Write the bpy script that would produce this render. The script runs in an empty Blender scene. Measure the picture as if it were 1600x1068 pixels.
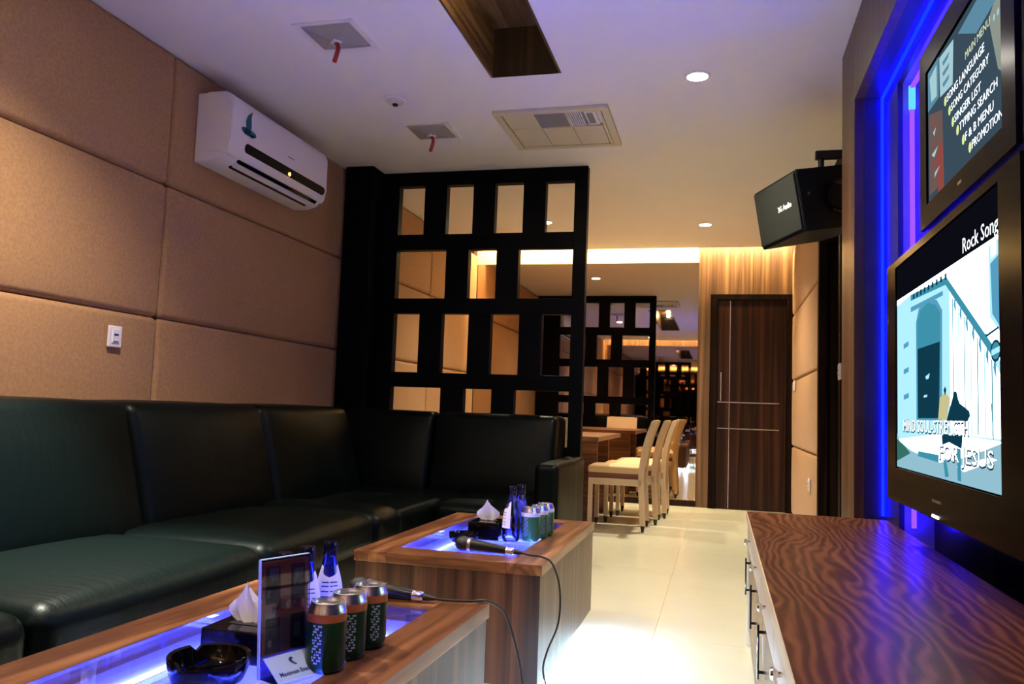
import bpy, bmesh, math, random
from mathutils import Vector, Matrix
PI = math.pi
random.seed(7)
SC = bpy.context.scene
COL = SC.collection

# ------------------------------------------------------------------ camera, world, exposure
CAM_H = .95
cam = bpy.data.cameras.new('camera'); camo = bpy.data.objects.new('camera', cam); COL.objects.link(camo)
cam.sensor_width = 36.0; cam.lens = 36.0 * 1270 / 1600; cam.clip_start = .02
_r = Vector((0.96836101, 0.24695553, 0.03591549)); _d = Vector((0.01419169, 0.08919034, -0.99591349))
_f = Vector((-0.24914966, 0.96491349, 0.08286374))
camo.matrix_world = Matrix(((_r.x, -_d.x, -_f.x, 0), (_r.y, -_d.y, -_f.y, 0), (_r.z, -_d.z, -_f.z, CAM_H), (0, 0, 0, 1)))
SC.camera = camo
w = bpy.data.worlds.new('world'); SC.world = w; w.use_nodes = True
w.node_tree.nodes['Background'].inputs[0].default_value = (.02, .02, .03, 1)
w.node_tree.nodes['Background'].inputs[1].default_value = .2
SC.view_settings.view_transform = 'Standard'; SC.view_settings.look = 'None'
SC.view_settings.exposure = 1.6; SC.view_settings.gamma = 1.0; SC.view_settings.use_curve_mapping = False

CEIL = 2.706; XL = -2.74; XR = .72; YB = 8.9; YF = -1.9
WARM = (1.0, .62, .30)
LAMP_POWER = 1.0
def lamp(kind, name, loc, power, color, rot=(0, 0, 0), **kw):
    l = bpy.data.lights.new(name, kind); l.energy = power; l.color = color
    for k, v in kw.items(): setattr(l, k, v)
    o = bpy.data.objects.new(name, l); COL.objects.link(o); o.location = loc; o.rotation_euler = rot
    return o
# downlights (position, watts); the fittings are built with the ceiling
DOWN = [(-.138, 4.175, 95), (-.156, 7.53, 100), (-.14, .9, 22), (-1.90, 2.2, 100), (-1.55, -.9, 60), (-1.6, 7.3, 70)]
for i, (x, y, p) in enumerate(DOWN):
    lamp('SPOT', 'downlight_beam', (x, y, CEIL - .02), p, (1.0, .86, .64), spot_size=math.radians(125), spot_blend=.9, shadow_soft_size=.04)
lamp('SPOT', 'added_sofa_beam', (-1.90, 2.2, CEIL - .02), 700, (.95, 1.0, .84), spot_size=math.radians(40), spot_blend=1, shadow_soft_size=.04)  # extra narrow spot added for the seat sheen, shares a downlight's position

# ------------------------------------------------------------------ materials
MATS = {}
def mat_new(name):
    m = bpy.data.materials.new(name); m.use_nodes = True
    nt = m.node_tree; b = nt.nodes['Principled BSDF']; MATS[name] = m
    return m, nt, b
def plain(name, c, rough=.5, metal=0, noise=.06, nscale=30, bump=0, spec=.5, coat=0, stretch=(1, 1, 1), ior=1.45):
    m, nt, b = mat_new(name); b.inputs['IOR'].default_value = ior
    b.inputs['Roughness'].default_value = rough; b.inputs['Metallic'].default_value = metal
    b.inputs['Specular IOR Level'].default_value = spec; b.inputs['Coat Weight'].default_value = coat
    tc = nt.nodes.new('ShaderNodeTexCoord'); mp = nt.nodes.new('ShaderNodeMapping'); mp.inputs['Scale'].default_value = stretch
    n = nt.nodes.new('ShaderNodeTexNoise'); n.inputs['Scale'].default_value = nscale; n.inputs['Detail'].default_value = 4
    nt.links.new(tc.outputs['Object'], mp.inputs[0]); nt.links.new(mp.outputs[0], n.inputs['Vector'])
    r = nt.nodes.new('ShaderNodeMix'); r.data_type = 'RGBA'
    r.inputs[6].default_value = tuple(max(0, v * (1 - noise)) for v in c) + (1,)
    r.inputs[7].default_value = tuple(min(1, v * (1 + noise)) for v in c) + (1,)
    nt.links.new(n.outputs['Fac'], r.inputs[0]); nt.links.new(r.outputs[2], b.inputs['Base Color'])
    if bump:
        bp = nt.nodes.new('ShaderNodeBump'); bp.inputs['Strength'].default_value = bump; bp.inputs['Distance'].default_value = .002
        nt.links.new(n.outputs['Fac'], bp.inputs['Height']); nt.links.new(bp.outputs[0], b.inputs['Normal'])
    return m
def emit(name, c, s):
    m = bpy.data.materials.new(name); m.use_nodes = True; nt = m.node_tree
    nt.nodes.remove(nt.nodes['Principled BSDF'])
    e = nt.nodes.new('ShaderNodeEmission'); e.inputs[0].default_value = tuple(c) + (1,); e.inputs[1].default_value = s
    nt.links.new(e.outputs[0], nt.nodes['Material Output'].inputs[0]); MATS[name] = m
    return m
def wood(name, cols, axis='y', rough=.3, long=.5, cross=9, warp=1.2, fine=.35, coat=.0, figure=True, spec=.5, rings=9, ior=1.45):
    """cols: dark, mid, light; axis: the direction the grain runs in"""
    m, nt, b = mat_new(name); b.inputs['IOR'].default_value = ior
    N = nt.nodes.new; Lk = nt.links.new
    b.inputs['Roughness'].default_value = rough; b.inputs['Coat Weight'].default_value = coat
    b.inputs['Coat Roughness'].default_value = .12; b.inputs['Specular IOR Level'].default_value = spec
    tc = N('ShaderNodeTexCoord'); mp = N('ShaderNodeMapping')
    sc = [cross] * 3; sc['xyz'.index(axis)] = long
    mp.inputs['Scale'].default_value = sc; Lk(tc.outputs['Object'], mp.inputs[0])
    n1 = N('ShaderNodeTexNoise'); n1.inputs['Scale'].default_value = 1; n1.inputs['Detail'].default_value = 3; n1.inputs['Distortion'].default_value = warp
    Lk(mp.outputs[0], n1.inputs['Vector'])
    # contour lines of the slow noise give the cathedral figure
    mul = N('ShaderNodeMath'); mul.operation = 'MULTIPLY'; mul.inputs[1].default_value = rings if figure else 4
    fr = N('ShaderNodeMath'); fr.operation = 'PINGPONG'; fr.inputs[1].default_value = 1
    Lk(n1.outputs['Fac'], mul.inputs[0]); Lk(mul.outputs[0], fr.inputs[0])
    mp2 = N('ShaderNodeMapping'); sc2 = [cross * 14] * 3; sc2['xyz'.index(axis)] = long * 5
    mp2.inputs['Scale'].default_value = sc2; Lk(tc.outputs['Object'], mp2.inputs[0])
    n2 = N('ShaderNodeTexNoise'); n2.inputs['Scale'].default_value = 1; n2.inputs['Detail'].default_value = 5; n2.inputs['Roughness'].default_value = .7
    Lk(mp2.outputs[0], n2.inputs['Vector'])
    if rings > 9:
        wv = N('ShaderNodeTexWave'); wv.wave_type = 'BANDS'; wv.bands_direction = 'X'; wv.inputs['Scale'].default_value = 7.5
        wv.inputs['Distortion'].default_value = 16; wv.inputs['Detail'].default_value = 3.5; wv.inputs['Detail Scale'].default_value = .32; wv.inputs['Detail Roughness'].default_value = .5
        mp3 = N('ShaderNodeMapping'); mp3.inputs['Scale'].default_value = (1.5, .42, 1.5); mp3.inputs['Rotation'].default_value = (0, 0, .10)
        wn = N('ShaderNodeTexNoise'); wn.inputs['Scale'].default_value = 2.2; wn.inputs['Detail'].default_value = 3
        va = N('ShaderNodeVectorMath'); va.operation = 'MULTIPLY_ADD'; va.inputs[1].default_value = (.55, .25, 0)
        Lk(tc.outputs['Object'], mp3.inputs[0]); Lk(mp3.outputs[0], wn.inputs['Vector']); Lk(wn.outputs['Color'], va.inputs[0]); Lk(mp3.outputs[0], va.inputs[2]); Lk(va.outputs[0], wv.inputs['Vector'])
        ws = N('ShaderNodeMix'); ws.data_type = 'FLOAT'; ws.inputs[0].default_value = .5; Lk(wv.outputs[0], ws.inputs[2]); Lk(n1.outputs['Fac'], ws.inputs[3]); fr = ws
    mx = N('ShaderNodeMix'); mx.data_type = 'FLOAT'; mx.inputs[0].default_value = fine
    Lk(fr.outputs[0], mx.inputs[2]); Lk(n2.outputs['Fac'], mx.inputs[3])
    cr = N('ShaderNodeValToRGB'); e = cr.color_ramp.elements
    e[0].position = .12; e[0].color = tuple(cols[0]) + (1,); e[1].position = .85; e[1].color = tuple(cols[2]) + (1,)
    k = e.new(.45); k.color = tuple(cols[1]) + (1,)
    Lk(mx.outputs[0], cr.inputs[0]); Lk(cr.outputs[0], b.inputs['Base Color'])
    bp = N('ShaderNodeBump'); bp.inputs['Strength'].default_value = .12; bp.inputs['Distance'].default_value = .001
    Lk(n2.outputs['Fac'], bp.inputs['Height']); Lk(bp.outputs[0], b.inputs['Normal'])
    return m
def fabric(name, c):
    m, nt, b = mat_new(name); N = nt.nodes.new; Lk = nt.links.new
    b.inputs['Roughness'].default_value = .85; b.inputs['Specular IOR Level'].default_value = .15
    b.inputs['Sheen Weight'].default_value = .12; b.inputs['Sheen Roughness'].default_value = .4
    tc = N('ShaderNodeTexCoord')
    n = N('ShaderNodeTexNoise'); n.inputs['Scale'].default_value = 70; n.inputs['Detail'].default_value = 6
    n3 = N('ShaderNodeTexNoise'); n3.inputs['Scale'].default_value = 330; n3.inputs['Detail'].default_value = 2
    Lk(tc.outputs['Object'], n.inputs['Vector']); Lk(tc.outputs['Object'], n3.inputs['Vector'])
    ad = N('ShaderNodeMath'); ad.operation = 'ADD'; Lk(n.outputs['Fac'], ad.inputs[0]); Lk(n3.outputs['Fac'], ad.inputs[1])
    cr = N('ShaderNodeValToRGB'); e = cr.color_ramp.elements
    e[0].position = .75; e[0].color = tuple(v * .86 for v in c) + (1,); e[1].position = 1.0; e[1].position = .99
    e[1].color = tuple(min(1, v * 1.08) for v in c) + (1,)
    hf = N('ShaderNodeMath'); hf.operation = 'MULTIPLY'; hf.inputs[1].default_value = .87; Lk(ad.outputs[0], hf.inputs[0])
    Lk(hf.outputs[0], cr.inputs[0]); Lk(cr.outputs[0], b.inputs['Base Color'])
    bp = N('ShaderNodeBump'); bp.inputs['Strength'].default_value = .25; bp.inputs['Distance'].default_value = .002
    Lk(n3.outputs['Fac'], bp.inputs['Height']); Lk(bp.outputs[0], b.inputs['Normal'])
    return m
def leather(name, c):
    m, nt, b = mat_new(name); N = nt.nodes.new; Lk = nt.links.new
    b.inputs['Base Color'].default_value = tuple(c) + (1,)
    b.inputs['Roughness'].default_value = .40; b.inputs['IOR'].default_value = 1.20
    tc = N('ShaderNodeTexCoord')
    v = N('ShaderNodeTexVoronoi'); v.inputs['Scale'].default_value = 220
    mp = N('ShaderNodeMapping'); mp.inputs['Scale'].default_value = (6, 26, 6); mp.inputs['Rotation'].default_value = (0, 0, .25)
    n = N('ShaderNodeTexNoise'); n.inputs['Scale'].default_value = 1; n.inputs['Detail'].default_value = 6; n.inputs['Distortion'].default_value = 1
    Lk(tc.outputs['Object'], v.inputs['Vector']); Lk(tc.outputs['Object'], mp.inputs[0]); Lk(mp.outputs[0], n.inputs['Vector'])
    b1 = N('ShaderNodeBump'); b1.inputs['Strength'].default_value = .22; b1.inputs['Distance'].default_value = .001
    b2 = N('ShaderNodeBump'); b2.inputs['Strength'].default_value = .35; b2.inputs['Distance'].default_value = .006
    Lk(v.outputs['Distance'], b1.inputs['Height']); Lk(n.outputs['Fac'], b2.inputs['Height']); Lk(b2.outputs[0], b1.inputs['Normal'])
    Lk(b1.outputs[0], b.inputs['Normal'])
    return m
def thin_glass(name, tint=(1, 1, 1), refl=.5, fmax=1.0, rough=.02):
    m = bpy.data.materials.new(name); m.use_nodes = True; nt = m.node_tree; nt.nodes.remove(nt.nodes['Principled BSDF'])
    t = nt.nodes.new('ShaderNodeBsdfTransparent'); t.inputs[0].default_value = tuple(tint) + (1,)
    g = nt.nodes.new('ShaderNodeBsdfGlossy'); g.inputs['Roughness'].default_value = rough
    fz = nt.nodes.new('ShaderNodeFresnel'); fz.inputs[0].default_value = 1.5
    mu = nt.nodes.new('ShaderNodeMath'); mu.operation = 'MULTIPLY'; mu.inputs[1].default_value = fmax
    mx = nt.nodes.new('ShaderNodeMixShader'); nt.links.new(fz.outputs[0], mu.inputs[0]); nt.links.new(mu.outputs[0], mx.inputs[0])
    nt.links.new(t.outputs[0], mx.inputs[1]); nt.links.new(g.outputs[0], mx.inputs[2])
    nt.links.new(mx.outputs[0], nt.nodes['Material Output'].inputs[0]); MATS[name] = m
    return m
M_ceiling = plain('ceiling_paint', (.82, .79, .82), .7, noise=.03, nscale=3)
M_tile = plain('cream_floor_tile', (.70, .70, .52), .16, noise=.05, nscale=5, spec=.5)
M_grout = plain('tile_grout', (.52, .45, .33), .8)
M_fabric = fabric('tan_wall_fabric', (.40, .225, .108))
M_leather = leather('black_green_leather', (.0004, .0019, .0019))
M_black = plain('black_lacquer', (.0022, .0028, .0048), .42, noise=.2, ior=1.12)
M_walnut = wood('walnut_top', [(.010, .004, .002), (.075, .024, .009), (.24, .090, .030)], 'y', .34, long=.50, cross=3.4, warp=.28, coat=.0, fine=.50, spec=.5, rings=24, ior=1.13)
M_table_top = wood('table_top_walnut', [(.07, .022, .010), (.22, .085, .033), (.42, .20, .085)], 'y', .3, long=1.2, cross=10, warp=.8, coat=.15, figure=False)
M_table_top_x = wood('table_end_walnut', [(.07, .022, .010), (.22, .085, .033), (.42, .20, .085)], 'x', .3, long=1.2, cross=10, warp=.8, coat=.15, figure=False)
M_table_side = wood('table_side_walnut', [(.020, .006, .004), (.085, .030, .016), (.20, .088, .045)], 'z', .35, long=.35, cross=14, warp=.3, figure=False)
M_veneer = wood('wall_veneer', [(.06, .028, .013), (.15, .078, .037), (.26, .15, .075)], 'z', .4, long=.3, cross=12, warp=.3, figure=False)
M_frame_wood = wood('niche_frame_veneer', [(.035, .013, .006), (.085, .034, .016), (.16, .07, .035)], 'z', .4, long=.3, cross=12, warp=.3, figure=False)
M_door = wood('dark_door_veneer', [(.006, .002, .0012), (.024, .0075, .004), (.052, .018, .009)], 'z', .4, long=.3, cross=16, warp=.4, figure=False, spec=.2)
M_darkwood = wood('dark_wood', [(.004, .002, .002), (.012, .006, .004), (.024, .012, .008)], 'z', .5, long=.4, cross=14, warp=.3, figure=False, spec=.5, ior=1.12)
M_back_panel = plain('glossy_dark_panel', (.003, .0025, .004), .2, noise=.2, ior=1.2)
M_edge = plain('beige_edge_band', (.56, .44, .28), .45)
M_drawer = plain('pale_drawer_front', (.46, .36, .30), .4)
M_cabinet_door = wood('glossy_cabinet_door', [(.012, .004, .003), (.05, .018, .010), (.12, .05, .028)], 'z', .2, long=1, cross=8, ior=1.15)
M_chrome = plain('chrome', (.85, .85, .86), .12, metal=1, noise=.02)
M_steel = plain('brushed_steel', (.6, .6, .62), .3, metal=1, noise=.04)
M_white = plain('white_plastic', (.78, .74, .78), .35, noise=.02)
M_cream = plain('cream_grille', (.62, .56, .42), .45, noise=.03)
M_greyfilter = plain('grey_filter', (.22, .22, .21), .6)
M_darkplastic = plain('dark_plastic', (.005, .005, .006), .35, noise=.1)
M_gloss_black = plain('gloss_black', (.002, .002, .003), .06, noise=.1, spec=.35)
M_bezel = plain('television_bezel', (.002, .0018, .0022), .22, noise=.1, ior=1.10)
M_smoke = plain('smoked_panel', (.015, .014, .013), .25, ior=1.12)
M_speaker = plain('speaker_vinyl', (.006, .008, .009), .45, nscale=200, bump=.4, ior=1.2)
M_grille = plain('speaker_grille', (.018, .020, .018), .6, nscale=400, bump=.6, ior=1.2)
M_red = plain('red_ribbon', (.38, .03, .03), .5)
M_teal = plain('teal_print', (.01, .13, .18), .4)
M_greyprint = plain('grey_print', (.3, .3, .33), .4)
M_tissue = plain('white_tissue', (.85, .85, .87), .8, noise=.02)
M_can = plain('green_can_paint', (.008, .045, .016), .28, metal=.6, noise=.15)
M_can_light = plain('bright_green_can_paint', (.05, .24, .05), .28, metal=.4, noise=.15)
M_can_band = plain('orange_brown_can_band', (.36, .10, .03), .3, metal=.5)
M_alu = plain('aluminium', (.8, .8, .8), .25, metal=1, noise=.02)
M_whiteprint = plain('white_print', (.75, .78, .8), .4)
M_canprint = plain('pale_can_print', (.32, .40, .46), .4)
M_cap = plain('dark_blue_cap', (.003, .004, .012), .2)
M_bottle_body = thin_glass('blue_bottle_plastic', (.25, .30, .95), fmax=1.4)
M_bottle_clear = thin_glass('clear_bottle_plastic', (.62, .66, .95), fmax=1.6)
M_label = plain('white_paper_label', (.80, .80, .84), .6, noise=.02)
M_blueprint = plain('blue_print', (.02, .03, .18), .5)
M_glass = thin_glass('table_glass', (.93, .95, 1.0), fmax=.8)
M_acrylic = thin_glass('clear_acrylic', (.80, .80, .95), fmax=1.2)
M_menu = plain('red_menu_print', (.80, .24, .17), .45, noise=.3, nscale=25)
M_menu_brown = plain('brown_menu_print', (.55, .42, .33), .45, noise=.3, nscale=25)
M_photo = plain('dark_photo_print', (.06, .08, .15), .4, noise=.9, nscale=90)
M_photo_light = plain('pale_photo_print', (.20, .30, .42), .4, noise=.8, nscale=90)
M_card = plain('pale_blue_card', (.42, .55, .82), .5, noise=.04)
M_mic_metal = plain('microphone_mesh', (.05, .05, .055), .4, metal=.8, nscale=500, bump=.8)
M_cable = plain('black_cable', (.012, .012, .012), .4)
M_chair = plain('cream_chair_paint', (.62, .46, .30), .4, noise=.05)
M_cushion = plain('tan_seat_cushion', (.62, .42, .22), .5, noise=.06)
M_cushion_side = plain('brown_seat_piping', (.16, .06, .03), .5, noise=.1)
M_dining = wood('dining_table_wood', [(.10, .04, .02), (.22, .10, .05), (.34, .17, .09)], 'x', .35, figure=False)
M_cavity = plain('white_cavity', (.60, .62, .80), .5, noise=.02)
E_blue = emit('blue_led', (.01, .03, 1.0), 5)
E_blue_niche = emit('blue_led_niche', (.0003, .0014, 1.0), 12)
E_violet = emit('violet_led', (.24, .025, .85), .62)
E_violet_core = emit('violet_led_core', (.011, .0028, 1.0), 12)
E_cyan = emit('cyan_led', (.08, .42, .9), .6)
E_floor = emit('white_blue_led', (.40, .62, 1.0), 230)
E_table = emit('table_led', (.055, .075, 1.0), 72)
E_cove = emit('warm_cove_led', (1.0, .74, .34), 62)
E_lamp = emit('lamp_lens', (1.0, .93, .80), 40)
E_orange = emit('orange_indicator', (1.0, .35, .03), 9)
E_power = emit('power_indicator', (.8, .9, 1.0), 6)
# mirror: bronze tinted, slightly soft
M_mirror, _nt, _b = mat_new('bronze_mirror')
_b.inputs['Base Color'].default_value = (.62, .50, .40, 1); _b.inputs['Metallic'].default_value = 1; _b.inputs['Roughness'].default_value = .015

# ------------------------------------------------------------------ mesh helpers
def finish(name, bm, mats, parent=None, smooth=False, loc=None):
    me = bpy.data.meshes.new(name); bm.normal_update(); bm.to_mesh(me); bm.free()
    for m in (mats if isinstance(mats, (list, tuple)) else [mats]): me.materials.append(m)
    if smooth:
        for p in me.polygons: p.use_smooth = True
        try: me.set_sharp_from_angle(angle=math.radians(38))
        except Exception: pass
    o = bpy.data.objects.new(name, me); COL.objects.link(o)
    if parent: o.parent = parent
    if loc: o.location = loc
    return o
def tag(o, label=None, cat=None, group=None, kind=None):
    if label: o['label'] = label
    if cat: o['category'] = cat
    if group: o['group'] = group
    if kind: o['kind'] = kind
    return o
def thing(name, label, cat, loc=(0, 0, 0), rz=0, group=None):
    o = bpy.data.objects.new(name, None); COL.objects.link(o); o.location = loc; o.rotation_euler = (0, 0, rz)
    o.empty_display_size = .1
    return tag(o, label, cat, group)
def dup(root, loc, rz=None, label=None):
    r = root.copy(); COL.objects.link(r); r.location = loc
    if rz is not None: r.rotation_euler = (0, 0, rz)
    if label: r['label'] = label
    for ch in list(root.children):
        c = ch.copy(); COL.objects.link(c); c.parent = r
        for g in list(ch.children):
            d = g.copy(); COL.objects.link(d); d.parent = c
    return r
def add_box(bm, x0, x1, y0, y1, z0, z1, bev=0, mi=0, seg=2):
    m = Matrix.Translation(((x0 + x1) / 2, (y0 + y1) / 2, (z0 + z1) / 2)) @ Matrix.Diagonal((abs(x1 - x0), abs(y1 - y0), abs(z1 - z0), 1))
    r = bmesh.ops.create_cube(bm, size=1, matrix=m); vs = r['verts']
    fs = set(f for v in vs for f in v.link_faces)
    for f in fs: f.material_index = mi
    if bev:
        es = list(set(e for v in vs for e in v.link_edges))
        r = bmesh.ops.bevel(bm, geom=es, offset=bev, segments=seg, affect='EDGES', profile=.5)
        for f in r['faces']: f.material_index = mi
    return bm
def box(name, mats, parent, x0, x1, y0, y1, z0, z1, bev=0, smooth=False, seg=2):
    bm = bmesh.new(); add_box(bm, x0, x1, y0, y1, z0, z1, bev, seg=seg)
    return finish(name, bm, mats, parent, smooth)
def add_lathe(bm, prof, c=(0, 0, 0), seg=28, mi=0, mat=None):
    """prof: list of (r, z); closed at r=0 ends"""
    rings = []
    for r, z in prof:
        if r < 1e-6: rings.append([bm.verts.new((0, 0, z))])
        else: rings.append([bm.verts.new((r * math.cos(2 * PI * k / seg), r * math.sin(2 * PI * k / seg), z)) for k in range(seg)])
    for a, b in zip(rings, rings[1:]):
        for k in range(seg):
            k2 = (k + 1) % seg
            if len(a) == 1 and len(b) == 1: continue
            if len(a) == 1: f = bm.faces.new((a[0], b[k], b[k2]))
            elif len(b) == 1: f = bm.faces.new((a[k], a[k2], b[0]))
            else: f = bm.faces.new((a[k], a[k2], b[k2], b[k]))
            f.material_index = mi
    T = Matrix.Translation(c) @ (mat or Matrix.Identity(4))
    for rg in rings:
        for v in rg: v.co = T @ v.co
    return bm
def lathe(name, mats, parent, prof, c=(0, 0, 0), seg=28, mat=None):
    bm = bmesh.new(); add_lathe(bm, prof, c, seg, 0, mat); bmesh.ops.recalc_face_normals(bm, faces=bm.faces)
    return finish(name, bm, mats, parent, True)
def add_tube(bm, pts, r, seg=10, mi=0):
    pts = [Vector(p) for p in pts]; rings = []; up = None
    for i, p in enumerate(pts):
        t = (pts[min(i + 1, len(pts) - 1)] - pts[max(i - 1, 0)]).normalized()
        if up is None: up = Vector((0, 0, 1)) if abs(t.z) < .9 else Vector((1, 0, 0))
        s = t.cross(up).normalized(); up = s.cross(t).normalized()
        rr = r[i] if isinstance(r, (list, tuple)) else r
        rings.append([bm.verts.new(p + (s * math.cos(2 * PI * k / seg) + up * math.sin(2 * PI * k / seg)) * rr) for k in range(seg)])
    for a, b in zip(rings, rings[1:]):
        for k in range(seg):
            f = bm.faces.new((a[k], a[(k + 1) % seg], b[(k + 1) % seg], b[k])); f.material_index = mi
    for rg in (rings[0], rings[-1]):
        f = bm.faces.new(rg); f.material_index = mi
    bmesh.ops.recalc_face_normals(bm, faces=bm.faces)
    return bm
def smooth_path(pts, n=8):
    P = [Vector(p) for p in pts]; P = [P[0]] + P + [P[-1]]; out = []
    for i in range(1, len(P) - 2):
        for k in range(n):
            t = k / n; a, b, c, d = P[i - 1], P[i], P[i + 1], P[i + 2]
            out.append(.5 * ((2 * b) + (c - a) * t + (2 * a - 5 * b + 4 * c - d) * t * t + (3 * b - a - 3 * c + d) * t ** 3))
    out.append(P[-2]); return out
def add_rbox(bm, c, h, r, puff=(0, 0, 0), n=6, es=4, fn=None):
    """rounded box centred c, half sizes h, edge radius r, faces bulging by puff; fn warps the result"""
    lines = []
    for a in range(3):
        s = []
        for k in range(es + 1):
            th = (PI / 4) * k / es; s.append(-h[a] + r * (1 - math.tan(PI / 4 - th)) if False else -h[a] + r * k / es)
        m = [(-h[a] + r) + (2 * h[a] - 2 * r) * k / n for k in range(1, n)]
        lines.append(s + m + [-v for v in reversed(s)])
    vs = {}
    def vert(p):
        key = tuple(round(x, 6) for x in p)
        if key in vs: return vs[key]
        P = Vector(p); q = Vector([max(-(h[i] - r), min(h[i] - r, P[i])) for i in range(3)])
        d = P - q
        if d.length > 1e-9: P = q + d.normalized() * r
        u = [P[i] / h[i] for i in range(3)]
        for i in range(3):
            if puff[i]:
                j, k = [x for x in range(3) if x != i]
                P[i] += puff[i] * u[i] * (1 - abs(u[j]) ** 3) * (1 - abs(u[k]) ** 3)
        P = P + Vector(c)
        if fn: P = fn(P)
        vs[key] = bm.verts.new(P); return vs[key]
    for a in range(3):
        b, g = (a + 1) % 3, (a + 2) % 3
        for s in (-1, 1):
            for i in range(len(lines[b]) - 1):
                for j in range(len(lines[g]) - 1):
                    qs = []
                    for (ii, jj) in ((i, j), (i + 1, j), (i + 1, j + 1), (i, j + 1)):
                        p = [0, 0, 0]; p[a] = s * h[a]; p[b] = lines[b][ii]; p[g] = lines[g][jj]; qs.append(vert(p))
                    if s < 0: qs.reverse()
                    if len(set(qs)) == 4:
                        try: bm.faces.new(qs)
                        except ValueError: pass
    return bm
def rbox(name, mats, parent, x0, x1, y0, y1, z0, z1, r, puff=(0, 0, 0), fn=None, n=6):
    bm = bmesh.new()
    add_rbox(bm, ((x0 + x1) / 2, (y0 + y1) / 2, (z0 + z1) / 2), ((x1 - x0) / 2, (y1 - y0) / 2, (z1 - z0) / 2), r, puff, n, 4, fn)
    return finish(name, bm, mats, parent, True)
def quad_obj(name, mats, parent, polys):
    """polys: list of (list of points, material index)"""
    bm = bmesh.new()
    for pts, mi in polys:
        f = bm.faces.new([bm.verts.new(p) for p in pts]); f.material_index = mi
    return finish(name, bm, mats, parent)
def text_obj(name, s, size, M, mats, parent, extrude=.0006, align='LEFT', width=None, bold=0):
    cu = bpy.data.curves.new(name, 'FONT'); cu.body = s; cu.size = size; cu.extrude = extrude; cu.align_x = align; cu.offset = bold
    cu.resolution_u = 2
    t = bpy.data.objects.new(name + '_tmp', cu); COL.objects.link(t); bpy.context.view_layer.update()
    me = bpy.data.meshes.new_from_object(t.evaluated_get(bpy.context.evaluated_depsgraph_get())); bpy.data.objects.remove(t)
    if width and len(me.vertices):
        x0 = min(v.co.x for v in me.vertices); x1 = max(v.co.x for v in me.vertices); k = width / max(1e-6, x1 - x0)
        for v in me.vertices: v.co.x = (v.co.x - x0) * k
    me.transform(M); me.materials.clear(); me.materials.append(mats)
    o = bpy.data.objects.new(name, me); COL.objects.link(o)
    if parent: o.parent = parent
    return o
def axes(o, x, y):
    x = Vector(x).normalized(); y = Vector(y).normalized(); z = x.cross(y)
    return Matrix(((x.x, y.x, z.x, o[0]), (x.y, y.y, z.y, o[1]), (x.z, y.z, z.z, o[2]), (0, 0, 0, 1)))

# ------------------------------------------------------------------ the room
def struct(o): return tag(o, kind='structure')
XRR = .98   # right-hand shell behind the niche
floor = struct(box('floor', M_grout, None, XL - .3, XRR + .1, YF - .1, YB + .1, -.1, -.004))
T = .8; xs = [-.265 + T * k for k in range(-4, 2)]; ys = [3.62 + T * k for k in range(-7, 7)]
tile_mesh = None
for x0 in xs:
    for y0 in ys:
        a, b = max(x0, XL), min(x0 + T, XRR); c, d = max(y0, YF), min(y0 + T, YB)
        if b - a < .05 or d - c < .05: continue
        box('floor_tile', M_tile, floor, a + .0007, b - .0007, c + .0007, d - .0007, -.01, 0, .0005)
# ceiling with the long recess and the cove slots at both ends
RX0, RX1, RY0, RY1 = -1.205, -.825, .7, 4.02
CY0, CY1 = YF + .3, 8.6
bm = bmesh.new()
for (a, b, c, d) in ((XL - .3, RX0, CY0, CY1), (RX1, XRR + .1, CY0, CY1), (RX0, RX1, CY0, RY0), (RX0, RX1, RY1, CY1)):
    add_box(bm, a, b, c, d, CEIL, CEIL + .06)
add_box(bm, XL - .3, XRR + .1, YF - .1, YB + .1, 3.02, 3.1)
add_box(bm, XL - .3, XRR + .1, CY1 - .02, CY1, CEIL + .06, CEIL + .12); add_box(bm, XL - .3, XRR + .1, CY0, CY0 + .02, CEIL + .06, CEIL + .12)
ceiling = struct(finish('ceiling', bm, M_ceiling))
bm = bmesh.new(); t = .012; H = .26
add_box(bm, RX0, RX0 + t, RY0, RY1, CEIL - .004, CEIL + H); add_box(bm, RX1 - t, RX1, RY0, RY1, CEIL - .004, CEIL + H)
add_box(bm, RX0 + t, RX1 - t, RY0, RY0 + t, CEIL - .004, CEIL + H, mi=1); add_box(bm, RX0 + t, RX1 - t, RY1 - t, RY1, CEIL - .004, CEIL + H, mi=1)
add_box(bm, RX0, RX1, RY0, RY1, CEIL + H, CEIL + H + .01)
M_recess = wood('recess_wood', [(.04, .022, .009), (.12, .07, .03), (.24, .145, .06)], 'y', .3, figure=False)
struct(finish('trim_1', bm, [M_recess, M_darkwood]))
for y in (2.95, 1.5):
    t_ = thing('recess_downlight', 'small round lamp inside the long dark ceiling recess, %s one' % ('far' if y > 2 else 'near'), 'lamp', (-1.02, y, CEIL + H), 0, 'lamps inside the ceiling recess')
    lathe('ring', M_steel, t_, [(.045, 0), (.045, -.01), (.034, -.012), (.034, 0)])
    lathe('lens', E_lamp, t_, [(0, -.004), (.033, -.004)])
    lamp('POINT', 'recess_glow', (-1.02, y, CEIL + H - .05), 8, (1, .74, .38), shadow_soft_size=.03)
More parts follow.
